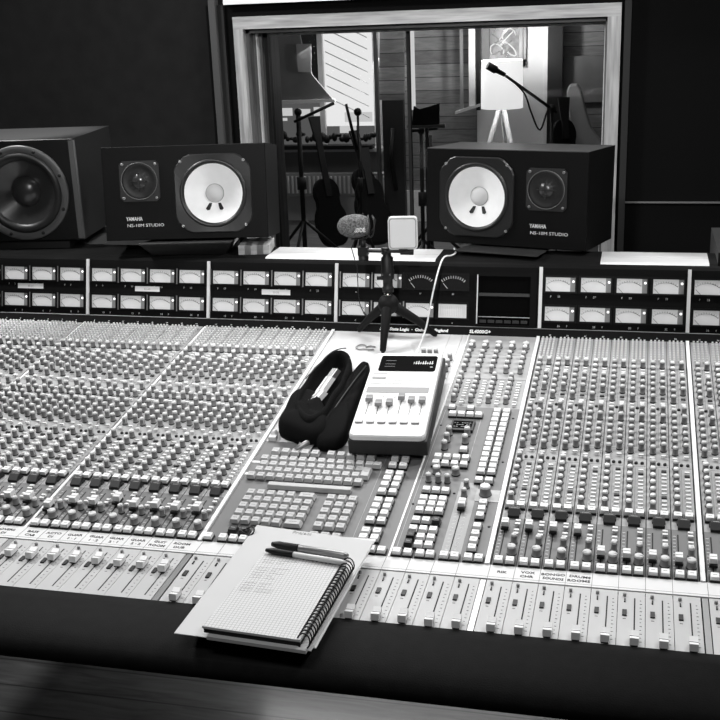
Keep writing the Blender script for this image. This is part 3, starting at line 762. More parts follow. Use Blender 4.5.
b = MB(); P_ = [mc + ax * .0 + Vector((.000, .0, -.022)), Vector((-.392, .957, .31)), Vector((-.3885, .985, .26)), Vector((-.3895, .99, .20)), Vector((-.386, .990, .175)), Vector((-.378, .985, .162))]
b.tube(P_, .0011, M_dark, 6); b.tube([P_[-1], P_[-1] + Vector((.006, -.002, -.006)), P_[-1] + Vector((.010, -.003, -.009))], .0022, M_dark, 8); b.sphere(P_[-1] + Vector((.012, -.004, -.010)), .0020, M_white, 8)
tag(b.build('microphone_cable'), 'thin black cable hanging from the microphone in front of the meters', 'cable')
# white cable over the bridge
def smooth_path(pts, n=6):
    pts = [Vector(p) for p in pts]; out = []
    for i in range(len(pts) - 1):
        p0, p1, p2, p3 = pts[max(i - 1, 0)], pts[i], pts[i + 1], pts[min(i + 2, len(pts) - 1)]
        for k in range(n):
            t = k / n; out.append(.5 * ((2 * p1) + (-p0 + p2) * t + (2 * p0 - 5 * p1 + 4 * p2 - p3) * t * t + (-p0 + 3 * p1 - 3 * p2 + p3) * t ** 3))
    out.append(pts[-1]); return out
b = MB(); b.tube(smooth_path([(-.212, 1.198, .2615), (-.200, 1.15, .262), (-.202, 1.10, .266), (-.2105, 1.05, .272), (-.2160, 1.01, .250), (-.2230, .965, .20), (-.2310, .94, .145), modp(-.2400, .735, .012), modp(-.2410, .665, .006), modp(-.2370, .63, .012), modp(-.235, .612, .026)]), .0019, M_white, 8)
tag(b.build('white_cable'), 'white cable running down over the bridge to the back of the small mixer', 'cable')
b = MB(); pts = []
for k in range(26):
    a = 2 * PI * k / 25; pts.append(modp(-.3680 + .0085 * math.cos(a) , .742 + .010 * math.sin(a) , .0030))
b.tube(smooth_path([modp(-.338, .748, .0025), modp(-.350, .752, .0025)] + [modp(-.3680 + .0110 * math.cos(a / 10), .745 + .012 * math.sin(a / 10), .0025) for a in range(0, 58, 6)] + [modp(-.350, .733, .0025), modp(-.338, .735, .0025)], 3), .0016, M_grey, 7)
tag(b.build('cable_loop'), 'small grey loop of cable lying left of the tripod foot', 'cable')

# --------------------------------------------------------------- small white mixer
MX = FM @ T(-.2205, .4370, 0) @ R(rad(3.8), 'Z')
mixr = thing('desktop_mixer', 'small white mixer with dark display and six faders lying on the centre panel', 'mixer', MX)
W2, L2 = .0670, .1580
b = MB(); b.prism([(-L2 - .001, .0128), (L2 + .001, .0128), (L2 + .001, .0530), (-L2 - .001, .0410)], -W2 - .001, W2 + .004, M_darkb, axis='x'); child('base', b, mixr, .0025, 2)
b = MB()
vs = []; rr = rrect(2 * W2, 2 * L2, .012, 5); n = len(rr)
def htop(y): return .0505 + .012 * (y + L2) / (2 * L2)
def ring(sc, dz, base): return [(p[0] * sc if abs(p[0]) > 0 else 0, p[1] * (1 - (1 - sc) * W2 / L2), (htop(p[1]) + dz) if not base else (htop(p[1]) + dz)) for p in rr]
rings = [ring(1, -.0095, 0), ring(1, -.003, 0), ring(.975, 0, 0), ring(.95, 0, 0)]
for r_ in rings: vs += r_
fs = [(j * n + k, j * n + (k + 1) % n, (j + 1) * n + (k + 1) % n, (j + 1) * n + k) for j in range(3) for k in range(n)] + [tuple(range(n))[::-1], tuple(range(3 * n, 4 * n))]
b.add(vs, fs, mat('mixer shell', .64, .4)); child('housing', b, mixr)
def ontop(y): return htop(y) + .0002
sl = math.atan(.012 / (2 * L2))
TP = T(0, 0, ontop(0)) @ R(sl, 'X')
b = MB(); b.prism(rrect(.110, .064, .006), 0, .0008, M_screen, TP @ T(.004, .112, 0), side=M_dark)
for k in range(9): b.box2((.015 + k * .0044, .108, .0009), (.0158 + k * .0044 + (.0006 if k % 3 else 0), .118 + (k % 3) * .002, .0012), M_txt, TP)
b.box2((.015, .112, .0009), (.053, .1132, .0012), M_txt, TP); b.box2((.048, .096, .0009), (.053, .098, .0012), M_txt, TP)
for y in (.098, .108, .122): b.box2((-.04, y, .0009), (-.02, y + .0008, .0011), M_grey, TP)
child('display', b, mixr)
b = MB(); b.box2((-.057, .050, 0), (-.031, .0565, .0012), M_grey, TP); b.box2((-.058, .068, 0), (-.030, .0725, .0003), M_txtg, TP)
b.box2((-.015, .0430, 0), (.056, .0440, .0003), M_txtg, TP); b.box2((-.058, .030, 0), (.058, .0312, .0003), M_txtg, TP)
for k in range(9): b.box2((-.056 + k * .014, .028, 0), (-.0555 + k * .014, .033, .0003), M_txtg, TP); b.box2((-.010 + k * .008, .046, 0), (-.0095 + k * .008, .058, .0003), M_offwhite, TP)
b.box2((-.060, -.005, 0), (.056, .017, .0004), mat('grey band', .20, .5), TP)
for k in (0, 1): b.box2((-.026 + k * .022, -.026, 0), (-.0245 + k * .022, -.018, .0003), M_print, TP)
for k in range(6): b.box2((-.049 + k * .0195, -.084, 0), (-.0475 + k * .0195, -.034, .0003), M_print, TP)
child('printed_panel', b, mixr)
for k in range(6):
    y = (-.037, -.054, -.050, -.029, -.040, -.040)[k]; b = MB(); b.box((0, 0, .0015), (.003, .004, .003), M_dark); b.prism([(-.008, .003), (.008, .003), (.007, .010), (.001, .0085), (-.001, .0085), (-.007, .010)], -.006, .006, M_grey, axis='x')
    child('fader_cap', b, mixr, M=TP @ T(-.0483 + k * .0195, y, 0))
for k in range(6):
    b = MB(); b.prism(rrect(.014, .010, .002, 3), 0, .003, M_key, side=M_grey); child('push_button', b, mixr, M=TP @ T(-.055 + k * .0200, -.112, 0))

# --------------------------------------------------------------- black pouch and strap
def pouch_outline(uv, h): return [onpl(u, v, FM @ Vector((0, 0, h)), FN) for u, v in uv]
def blob(name, uv, h0, h1, mt, parent=None, M=None, hole=None, rim=.25, lab=None, lift=None):
    """soft body: outline swept upward with rounded shoulders"""
    Fi = FM.inverted(); o = [Fi @ p for p in pouch_outline(uv, h0)]; n0 = len(o)
    pts = []
    for i in range(n0):    # smooth outline
        p0, p1, p2, p3 = o[i - 1], o[i], o[(i + 1) % n0], o[(i + 2) % n0]
        for k in range(4):
            t = k / 4; pts.append(.5 * ((2 * p1) + (-p0 + p2) * t + (2 * p0 - 5 * p1 + 4 * p2 - p3) * t * t + (-p0 + 3 * p1 - 3 * p2 + p3) * t ** 3))
    c = sum(pts, Vector()) / len(pts); b = MB(); n = len(pts); vs = []
    lv = [(1.0, 0), (1.04, .25), (1.03, .6), (.95, .85), (.82, .97), (.55, 1.0), (.25, 1.0)]
    if hole: lv = [(1.0, 0), (1.04, .25), (1.03, .65), (.98, .92), (.88, 1.0), (.78, .95), (.74, .75), (.72, .35), (.3, .30)]
    for sc, t in lv:
        for p in pts: vs.append((c.x + (p.x - c.x) * sc, c.y + (p.y - c.y) * (sc if not hole else 1 - (1 - sc) * .55), h0 * 0 + .0005 + h1 * t * (1 + .06 * math.sin(p.y * 60))))
    fs = [(j * n + k, j * n + (k + 1) % n, (j + 1) * n + (k + 1) % n, (j + 1) * n + k) for j in range(len(lv) - 1) for k in range(n)] + [tuple(range(n))[::-1], tuple(range((len(lv) - 1) * n, len(lv) * n))]
    b.add(vs, fs, mt, FM, True); return b, c
pz = thing('accessory_pouch', 'open black nylon pouch with pale items inside, left of the small white mixer', 'pouch', T(*modp(-.39, .47, 0)))
b, _ = blob('pouch_body', [(296, 420), (300, 402), (312, 384), (324, 369), (332, 364), (342, 362), (351, 367), (351, 380), (344, 396), (334, 412), (322, 428), (308, 434)], .012, .040, M_nylon, hole=True); b.build('pouch_body', pz)
b, _ = blob('pouch_flap', [(280, 433), (286, 418), (295, 402), (304, 398), (316, 402), (324, 414), (328, 430), (324, 442), (310, 445), (294, 440)], .006, .036, M_nylon); b.build('pouch_flap', pz)
b = MB(); zp = smooth_path([modp(-.4180, .500, .044), modp(-.408, .560, .046), modp(-.396, .620, .047), modp(-.372, .642, .046), modp(-.362, .615, .045), modp(-.372, .55, .044), modp(-.392, .48, .043)], 5)
b.tube(zp[:16], .0012, M_darkb, 6); b.build('zipper', pz)
for (u0, v0), (u1, v1), w, mt_, nm in (((311, 404), (322, 392), .020, M_clear, 'folded pale cloth'), ((318, 395), (330, 378), .018, M_offwhite, 'w'), ((326, 384), (336, 370), .016, M_greymetal, 'g')):
    A_, B_ = onpl(u0, v0, FM @ Vector((0, 0, .030)), FN), onpl(u1, v1, FM @ Vector((0, 0, .032)), FN); b = MB(); d = B_ - A_
    Mx = T(*((A_ + B_) / 2)) @ d.to_track_quat('Y', 'Z').to_matrix().to_4x4(); b.box((0, 0, 0), (w, d.length * 1.25, .012), mt_, Mx, taper=.7); b.box((0, 0, .0065), (w * .3, d.length * .8, .002), M_grey, Mx)
    lab = {'folded pale cloth': ('plastic_case', 'pale plastic case at the near end of the open black pouch', 'case'), 'w': ('adapter_box', 'off white adapter in the middle of the open black pouch', 'adapter'), 'g': ('battery_grip', 'grey metal piece at the far end of the open black pouch', 'accessory')}[nm]
    tag(b.build(lab[0], None, None, .002, 2), lab[1], lab[2])
cz = thing('padded_case', 'long flat black padded case leaning between the open pouch and the small mixer', 'case', T(*modp(-.345, .47, 0)))
b, _ = blob('case_body', [(318, 444), (324, 428), (334, 410), (346, 390), (356, 374), (364, 367), (369, 370), (367, 384), (360, 402), (352, 422), (345, 440), (330, 447)], .010, .030, M_nylon); b.build('case_body', cz)
b = MB(); b.tube(smooth_path([modp(-.352, .345, .020), modp(-.338, .40, .030), modp(-.331, .47, .033), modp(-.325, .54, .033), modp(-.322, .60, .028)], 5), .0014, M_darkb, 6); b.build('zipper', cz)
b = MB(); A_ = modp(-.3570, .318, .012); Bq = modp(-.3780, .285, .010); b.tube([modp(-.345, .338, .024), modp(-.350, .328, .020), A_, Bq], [.003, .0055, .0062, .0045], M_greymetal, 8); b.box2((-.380, .28, .006), (-.352, .325, .008), M_grey, FM); b.build('zip_pull', cz)
b = MB(); b.box2((-.4440, .326, 0), (-.4290, .338, .008), M_offwhite, FM); b.box((-.437, .344, .008), (.014, .020, .010), M_white, FM, taper=.4)
tag(b.build('folded_note', None, None, .001, 1), 'small folded white paper tent above the left end of the keyboard', 'paper')

# --------------------------------------------------------------- papers, notebook, pens
pa, pb = Vector((0, .19, .0205)), Vector((0, -.1, .0075))
pe = (pa - pb).normalized(); pn = Vector((1, 0, 0)).cross(pe)
def pp(u, v, h=0): return onpl(u, v, pb + pn * h, pn)
PF = Matrix(((1, 0, 0, 0), (0, pe.y, pn.y, pb.y), (0, pe.z, pn.z, pb.z), (0, 0, 0, 1))); PFi = PF.inverted()
def quad(c4, h0, h1, mt, sag=0):
    q4 = [PFi @ pp(u, v, h1) for u, v in c4]; b = MB(); b.prism([(p.x, p.y) for p in q4], h0, h1, mt, PF); return b
pap = thing('paper_stack', 'loose white sheets under the notebook, hanging over the black armrest', 'paper', T(*pp(285, 590)))
quad([(257, 525), (374, 541), (311, 651), (174, 633)], .0125, .0135, M_paper).build('top_sheet', pap)
quad([(262, 532), (376, 539), (316, 648), (182, 631)], .0110, .0120, M_offwhite).build('lower_sheet', pap)
b = MB(); qa = PFi @ pp(292, 533, .0138)
textmesh(b, 'Project', .0105, M_txtg, PF @ T(qa.x, qa.y, .0139) @ R(rad(-4), 'Z')); b.build('handwriting', pap)
b = MB(); c = PFi @ pp(249, 531, .016)
b.tube([PF @ Vector((c.x + .011 * math.cos(a) - .003, c.y + .010 * math.sin(a), .0165 + .003 * math.sin(a * 2))) for a in [2 * PI * k / 24 for k in range(24)]], .0013, M_dark, 6, True)
tag(b.build('elastic_band'), 'small black elastic loop at the top left corner of the paper sheets', 'elastic band')
# notebook
nb4 = [(265, 549), (352, 565), (306, 641), (201, 628)]
H0, H1 = .0142, .0300
nbk = thing('spiral_notebook', 'open spiral notebook with squared pages on top of the loose sheets', 'notebook', T(*pp(275, 595, H0)))
q4 = [PFi @ pp(u, v, H1) for u, v in [(266, 551), (347, 561), (300, 640), (202, 626)]]
pv = [(p.x, p.y) for p in q4]
def inset(pts, k):
    cx = sum(p[0] for p in pts) / 4; cy = sum(p[1] for p in pts) / 4; return [(cx + (p[0] - cx) * k, cy + (p[1] - cy) * k) for p in pts]
def gridmat():
    m = bpy.data.materials.new('squared paper'); m.use_nodes = True; nt = m.node_tree; bs = nt.nodes['Principled BSDF']; bs.inputs['Roughness'].default_value = .6
    tc = nt.nodes.new('ShaderNodeTexCoord'); mp = nt.nodes.new('ShaderNodeMapping'); mp.inputs['Rotation'].default_value = (0, 0, rad(2)); nt.links.new(tc.outputs['Object'], mp.inputs['Vector']); sx = nt.nodes.new('ShaderNodeSeparateXYZ'); nt.links.new(mp.outputs['Vector'], sx.inputs['Vector'])
    res = []
    for ax_ in ('X', 'Y'):
        d = nt.nodes.new('ShaderNodeMath'); d.operation = 'DIVIDE'; d.inputs[1].default_value = .005; nt.links.new(sx.outputs[ax_], d.inputs[0])
        f = nt.nodes.new('ShaderNodeMath'); f.operation = 'FRACT'; nt.links.new(d.outputs[0], f.inputs[0])
        l = nt.nodes.new('ShaderNodeMath'); l.operation = 'LESS_THAN'; l.inputs[1].default_value = .14; nt.links.new(f.outputs[0], l.inputs[0]); res.append(l)
    mx = nt.nodes.new('ShaderNodeMath'); mx.operation = 'MAXIMUM'; nt.links.new(res[0].outputs[0], mx.inputs[0]); nt.links.new(res[1].outputs[0], mx.inputs[1])
    r = nt.nodes.new('ShaderNodeMapRange'); r.inputs['To Min'].default_value = .60; r.inputs['To Max'].default_value = .32; nt.links.new(mx.outputs[0], r.inputs['Value']); nt.links.new(r.outputs[0], bs.inputs['Base Color'])
    return m
M_grid = gridmat()
Lnb = lambda v: v
b = MB(); b.prism(pv, H1 - .0035, H1, M_grid, side=M_offwhite); link('pages', b.mesh('pages'), nbk, PF)
b = MB(); b.prism(inset(pv, .985), H0 + .0052, H1 - .0040, M_dark, PF); b.build('cover', nbk)
b = MB(); o2 = [(p[0] + .008, p[1] - .005) for p in inset(pv, 1.01)]; b.prism(o2, H0, H0 + .0048, M_paper, PF); b.build('lower_pages', nbk)
b = MB(); A_ = Vector((*pv[1], 0)); B_ = Vector((*pv[2], 0)); n = 26; d = (B_ - A_); nx = Vector((-d.y, d.x, 0)).normalized()
if nx.x < 0: nx = -nx
for k in range(n):
    c = A_ + d * ((k + .6) / n) + nx * .0035; pts = []
    for j in range(14):
        a = 2 * PI * j / 14; pts.append(PF @ Vector((c.x + nx.x * .0085 * math.cos(a), c.y + nx.y * .0085 * math.cos(a) + .0025 * math.sin(a), (H0 + H1) / 2 + .0045 + .0100 * math.sin(a))))
    b.tube(pts, .0011, M_dark, 6, True)
b.build('spiral_wire', nbk)
b = MB()
def scrib(x, y, w, h):
    k = 0; cx = x
    pts = []
    while cx < x + w: pts.append((cx, y + random.uniform(0, h))); cx += random.uniform(.0008, .0018)
    for p, q_ in zip(pts, pts[1:]): b.add([(p[0], p[1], H1 + .0002), (q_[0], q_[1], H1 + .0002), (q_[0], q_[1] + .0007, H1 + .0002), (p[0], p[1] + .0007, H1 + .0002)], [(0, 1, 2, 3)], M_print, PF)
ux = (Vector(pv[1]) - Vector(pv[0])); uy = (Vector(pv[3]) - Vector(pv[0]))
for j in range(15):
    base = Vector(pv[0]) + ux * .06 + uy * (.06 + j * .035)
    if j == 0: scrib(base.x + .005, base.y, .05, .004); scrib(base.x + .07, base.y, .03, .004)
    elif j in (1, 4, 10): continue
    else:
        for x_, w_ in ((0, .018), (.022, random.uniform(.008, .03))): scrib(base.x + x_, base.y, w_, .003)
b.build('handwriting', nbk)
# pens
def pen(u0, v0, u1, v1, r, lab, capf, bodym, name='marker_pen', h=.0138):
    A_, B_ = pp(u0, v0, h + r), pp(u1, v1, h + r); d = B_ - A_; L = d.length; M = T(*A_) @ d.to_track_quat('Z', 'Y').to_matrix().to_4x4()
    root = thing(name, lab, 'pen', M, 'marker pens on the sheets')
    b = MB(); b.lathe([(0, 0), (r * .55, 0), (r * .8, .006), (r, .012), (r, L * capf), (r * .9, L * capf)], M_dark, 16); b.box2((r * .6, -.0015, L * capf * .2), (r * 1.05, .0015, L * capf * .95), M_darkb); child('cap', b, root)
    b = MB(); b.lathe([(r * .9, L * capf), (r * .95, L * capf + .001), (r * .95, L * .93), (r * .6, L), (0, L)], bodym, 16)
    child('barrel', b, root)
    if capf < .42: 
        b = MB()
        for k in range(5): b.box2((-r * .99, -.0018, L * (.5 + .07 * k)), (-r * .7, .0018, L * (.53 + .07 * k)), M_print)
        b2 = MB()
        for k in range(7): b2.box2((-.0022, -r * 1.0, L * (.47 + .055 * k)), (.0022 if k % 2 else .0008, -r * .92, L * (.495 + .055 * k)), M_dark)
        child('printed_name', b2, root)
    return root
pen(272, 544, 348, 556, .0058, 'thick marker with long black cap and printed grey barrel, the farther of two', .36, M_greymetal)
pen(266, 550, 346, 563, .0045, 'slim pen with black cap and plain pale grey barrel, between thick marker and notebook', .35, M_offwhite, 'slim_marker', H1 + .0002)

# --------------------------------------------------------------- control room shell
FZ, CZ = -.8, 1.70
XW0, XW1, YB, YW = -2.8, 1.9, -2.6, 2.0
M_floorc = planks('dark floor boards', .060, 'Y', .105, .40, .25, .45, (2, 14, 14), .25)
b = MB(); b.box2((XW0, YB, FZ - .05), (XW1, YW + .3, FZ), M_floorc); struct('floor', b)
b = MB(); b.box2((XW0, YB, CZ), (XW1, YW + .3, CZ + .05), mat('ceiling paint', .12, .9)); struct('ceiling', b)
b = MB(); b.box2((XW0 - .05, YB, FZ), (XW0, YW, CZ), M_fabric); struct('wall_left', b)
b = MB(); b.box2((XW1, YB, FZ), (XW1 + .05, YW, CZ), M_fabric); struct('wall_right', b)
b = MB(); b.box2((XW0, YB - .05, FZ), (XW1, YB, CZ), mat('back wall cloth', .05, .9)); struct('wall_back', b)
WX0, WX1, WZ0, WZ1 = -.969, .0945, -.15, .748       # opening
b = MB(); yb, yf = YW + .28, YW
b.box2((XW0, yf, FZ), (-1.09, yb, .822), M_fabric); b.box2((-1.09, yf, FZ), (WX0, yb, .822), M_fabricR); b.box2((WX1, yf, FZ), (XW1, yb, .822), M_fabricR)
b.box2((WX0, yf, FZ), (WX1, yb, WZ0), M_fabricR); b.box2((WX0, yf, WZ1), (WX1, yb, .822), M_fabricR)
struct('wall_front', b)
b = MB(); b.box2((-1.03, yf, .822), (XW1, yb, CZ), M_stone); b.box2((XW0, yf, .822), (-1.03, yb, CZ), M_fabric); struct('wall_front_upper', b)
b = MB(); b.box2((-1.022, yf - .03, .822), (XW1, yf, .87), M_trim); struct('trim_1', b)
b = MB(); b.box2((-1.070, yf - .03, FZ), (-1.050, yf, .86), mat('grey trim', .05, .5)); b.box2((-1.050, yf - .012, FZ), (-1.030, yf, .822), M_blackmatte); struct('trim_2', b)
b = MB(); b.box2((.150, yf - .006, .2320), (XW1, yf, .2365), M_greymetal); struct('trim_3', b)
b = MB(); b.box2((.140, yf - .025, FZ), (.158, yf, .822), M_blackmatte); struct('trim_4', b)
# window joinery
win = MB()
win.box2((-.998, yf - .025, .7505), (.1312, yf, .7864), M_woodL)
win.box2((-.998, yf - .025, WZ0 - .03), (WX0 + .001, yf, .7505), M_woodV); win.box2((WX1, yf - .025, WZ0 - .03), (.1312, yf, .7505), M_woodV)
win.box2((WX0, yf - .02, WZ0 - .03), (WX1, yf, WZ0 + .01), M_woodL)
w1 = win.build('window_1'); w1['kind'] = 'structure'
b = MB()
b.box2((WX0, yf, WZ0), (WX0 + .012, yb, WZ1), M_woodDV); b.box2((WX1 - .006, yf, WZ0), (WX1, yb, WZ1), M_woodDV); b.box2((WX0, yf, WZ1 - .010), (WX1, yb, WZ1), M_woodD); b.box2((WX0, yf, WZ0), (WX1, yb, WZ0 + .012), M_woodD)
for x0, y0, m_ in ((WX0 + .012, .03, M_woodDV), (WX0 + .020, .032, M_trim), (WX0 + .0245, .05, M_woodDV)): b.box2((x0, yf + y0, WZ0), (x0 + (.004 if m_ is M_trim else .009), yf + y0 + .02, WZ1 - .01), m_)
b.build('window_lining', w1)
b = MB(); y0 = yf + .07
b.box2((-.936, y0, WZ0), (-.924, y0 + .03, .745), M_dark); b.box2((.084, y0, WZ0), (.0885, y0 + .03, .745), M_trim); b.box2((-.936, y0, .728), (.0885, y0 + .03, .7335), M_trim); b.box2((-.936, y0, .7335), (.0885, y0 + .03, .745), M_woodD)
b.build('window_sash', w1)
b = MB(); b.box2((-.493, y0 + .005, WZ0), (-.484, y0 + .025, .728), M_dark); b.build('mullion', w1)
b = MB(); b.box2((-.924, y0 + .012, WZ0 + .012), (-.493, y0 + .016, .728), glassmat()); b.box2((-.484, y0 + .012, WZ0 + .012), (.084, y0 + .016, .728), glassmat()); b.build('window_pane', w1)
# bar of the sill in front of the glass, seen through
# --------------------------------------------------------------- live room behind the glass
LY = 7.2
M_floorl = planks('live room floor', .10, 'Y', .13, .45, .3, .5, (2, 10, 10), .2)
M_siding = planks('siding boards', .20, 'Z', .097, .6, .08, .25, (2, 12, 12))
b = MB(); b.box2((-4.5, YW + .3, FZ - .05), (2.2, LY, FZ), M_floorl); struct('floor', b).name = 'floor_live_room'
b = MB(); b.box2((-4.5, YW + .3, 1.9), (2.2, LY, 1.95), M_wallw); struct('ceiling_live_room', b)
b = MB(); b.box2((-4.55, YW + .3, FZ), (-4.5, LY, 1.9), M_wallw); struct('wall_live_left', b)
b = MB(); b.box2((2.2, YW + .3, FZ), (2.25, LY, 1.9), M_siding); struct('wall_live_right', b)
A = lambda u, v, Y=LY: at(u, v, Y)
xl, xr = A(322, 60).x, A(374, 60).x; zs = A(345, 147).z; zt_ = A(345, 20).z
xw0 = A(262, 60).x - .3
b = MB()
g1 = mat('grey live wall', .20, .8)
b.box2((-4.5, LY, FZ), (xw0, LY + .15, 1.9), g1); b.box2((xw0, LY, FZ), (xr, LY + .15, zs), g1); b.box2((xw0, LY, zt_ + .25), (xr, LY + .15, 1.9), g1)
b.box2((xr, LY, FZ), (A(381, 60).x, LY + .15, 1.9), mat('pale reveal', .45, .8)); b.box2((A(381, 60).x, LY, FZ), (2.2, LY + .15, 1.9), M_siding)
struct('wall_live_back', b)
b = MB(); b.box2((xl, LY + .018, zs + .16), (xr, LY + .019, zt_ + .25), emitmat('daylight', .95)); b.box2((xw0, LY + .02, zs), (xr, LY + .03, zs + .45), emitmat('dusky yard', .10))
for k, (u0, u1, v0, v1) in enumerate(((277, 292, 108, 116), (297, 310, 109, 116), (274, 287, 118, 121), (314, 322, 107, 116), (345, 372, 112, 122), (340, 356, 126, 133))):
    p_, q_ = at(u0, v1, LY + .01), at(u1, v0, LY + .01); b.box2((p_.x, LY + .008, p_.z), (q_.x, LY + .018, q_.z), MATS.setdefault('dl', emitmat('bright view', .65)))
b.box2((0, 0, 0), (0, 0, 0), M_dark) if 0 else None; wp = b.build('window_2'); wp['kind'] = 'structure'
b = MB(); b.box2((xw0 - .05, LY - .06, zs - .03), (xr + .12, LY, zs), M_trim)
b.box2((xr, LY - .05, zs), (xr + .05, LY, zt_ + .25), M_trim); b.box2((xl - .03, LY - .02, zs), (xl + .01, LY + .02, zt_ + .25), M_offwhite)
b.build('window_frame', wp)
b = MB()
for k in range(9):
    x0 = xl + .03; z0 = zs + .28 + k * .085; b.add([(x0, LY - .01, z0 + .10), (x0, LY - .01, z0 + .107), (xr - .05, LY - .01, z0 - .053), (xr - .05, LY - .01, z0 - .06)], [(0, 1, 2, 3)], M_offwhite); b.add([(x0, LY - .004, z0 + .10), (x0, LY - .004, z0 + .107), (xr - .05, LY - .004, z0 - .053), (xr - .05, LY - .004, z0 - .06)], [(3, 2, 1, 0)], M_offwhite)
b.build('lattice', wp)
# things seen outside through the low part of the window: shrubs silhouettes on the sill
b = MB()
for k in range(26):
    u = 276 + k * 3.9; p = A(u, 141 + random.uniform(-7, 0), LY - .10); b.sphere(p, random.uniform(.015, .032), M_dark if k % 4 else M_darkb, 8, (1, .6, random.uniform(.6, 1.6)))
b.box2((A(273, 130).x, LY - .16, zs), (A(376, 130).x, LY - .06, zs + .03), M_dark)
o = tag(b.build('window_box_plants'), 'dark row of low plants along the far window sill', 'plants'); o['kind'] = 'stuff'
# blind
def slab(uv, Y, th, mt):
    P = [at(u, v, Y) for u, v in uv]; b = MB(); b.prism([(p.x, p.z) for p in P], Y, Y + th, mt, axis='y'); return b
bl = thing('hanging_blind', 'grey fabric blind with slanted right edge over the far left window', 'blind', T(*at(300, 100, 6.95)))
slab([(258, 26), (298, 26), (303, 50), (312, 75), (333, 100), (268, 102)], 6.95, .02, mat('blind fabric', .17, .9, noise=.3, nscale=2.)).build('fabric', bl)
slab([(268, 101), (334, 99), (335, 102), (268, 104.5)], 6.93, .04, M_offwhite).build('hem_bar', bl)
slab([(296, 44), (311, 44), (311, 72), (298, 72)], 6.92, .01, mat('pale patch', .30, .9)).build('window_flap', bl)
# boards, door and column
p0, p1 = at(383, 30, 6.9), at(404, 250, 6.9)
d1 = thing('inner_door', 'dark door with black handle left of the window mullion in the far room', 'door', T(p1.x - .1, 6.9, FZ))
b = MB(); b.box2((at(383, 100, 6.9).x, 6.86, FZ), (at(404, 100, 6.9).x, 6.92, at(390, 100, 6.9).z), mat('dark door', .022, .6)); b.build('door_leaf', d1)
b = MB(); pz0, pz1 = at(393, 128, 6.83), at(396, 190, 6.83); b.tube([pz0, (pz0 + pz1) / 2 + Vector((-.02, -.03, 0)), pz1], .018, M_dark, 8); b.build('handle', d1)
slab([(380, 30), (404, 30), (404, 100), (378, 100)], 6.90, .03, M_siding).build('upper_board', d1)
b = MB(); b.box2((at(374, 60, 6.85).x, 6.84, FZ), (at(377.5, 60, 6.85).x, 6.88, 1.2), M_woodDV); tag(b.build('door_post'), 'grey wooden post beside the dark inner door', 'post')
# white partition with picture
wx0, wx1 = at(477, 80, 7.05).x, at(543, 80, 7.05).x
b = MB(); b.box2((wx0, 7.05, FZ), (wx1, 7.10, 1.9), M_wallw); b.box2((wx1, 7.03, FZ), (wx1 + .035, 7.10, 1.9), M_trim); struct('wall_partition', b)
b = MB(); b.box2((wx1 + .035, 7.0, FZ), (wx1 + .14, 7.06, 1.9), M_dark); tag(b.build('dark_curtain'), 'narrow dark curtain right of the white wall in the far room', 'curtain')
b = MB(); b.box2((at(476.5, 80, 6.95).x, 6.93, at(476, 110, 6.95).z), (at(480.5, 80, 6.95).x, 6.97, 1.3), M_dark); b.box2((at(469, 80, 6.95).x, 6.94, at(470, 106, 6.95).z), (at(475.5, 80, 6.95).x, 6.97, 1.3), M_white); b.box2((at(460, 80, 6.95).x, 6.95, at(462, 110, 6.95).z), (at(463, 80, 6.95).x, 6.97, 1.3), M_grey)
q0, q1 = at(456, 111, 6.95), at(481, 103, 6.95); b.add([(q0.x, 6.90, q0.z), (q1.x, 6.90, q1.z), (q1.x, 6.97, q1.z), (q0.x, 6.97, q0.z), (q0.x, 6.90, q0.z - .02), (q1.x, 6.90, q1.z - .02), (q1.x, 6.97, q1.z - .02), (q0.x, 6.97, q0.z - .02)], [(0, 1, 2, 3), (4, 5, 6, 7), (0, 1, 5, 4), (2, 3, 7, 6), (1, 2, 6, 5), (0, 3, 7, 4)], M_offwhite)
tag(b.build('casement_frame'), 'open white casement frame beside the floor lamp', 'window frame')
pic = thing('framed_picture', 'framed pale painting with swirling figures above the floor lamp', 'picture', T(*at(505, 50, 7.04)))
ft, fb_ = at(500, 22, 7.03).z, at(500, 67, 7.03).z; fx1 = at(526.5, 50, 7.03).x; fx0 = at(482, 50, 7.03).x; fw = .055
b = MB()
for a_, c_ in (((fx0, fb_), (fx1, fb_ + fw)), ((fx0, ft + .12), (fx1, ft + .12 + fw)), ((fx0, fb_), (fx0 + fw, ft + .12)), ((fx1 - fw, fb_), (fx1, ft + .12))): b.box2((a_[0], 7.01, a_[1]), (c_[0], 7.05, c_[1]), mat('gilt frame', .16, .4))
b.box2((fx1 - .030, 7.005, fb_), (fx1 - .020, 7.01, ft + .15), M_grey)
b.build('frame', pic, bevel=.004, seg=1)
b = MB(); b.box2((fx0 + fw, 7.035, fb_ + fw), (fx1 - fw, 7.045, ft + .12), mat('painting', .28, .7, noise=.75, nscale=9, g2=.5, bump=.1)); b.build('canvas', pic)
b = MB()
for k in range(9): 
    c0 = Vector((random.uniform(fx0 + .08, fx1 - .10), 7.033, random.uniform(fb_ + .1, ft))); b.tube([c0 + Vector((.05 * math.cos(t * .6 + k), -.0, .05 * math.sin(t * .6 + k * 2))) for t in range(8)], .006, M_grey if k % 2 else M_offwhite, 6)
b.build('painted_swirls', pic)
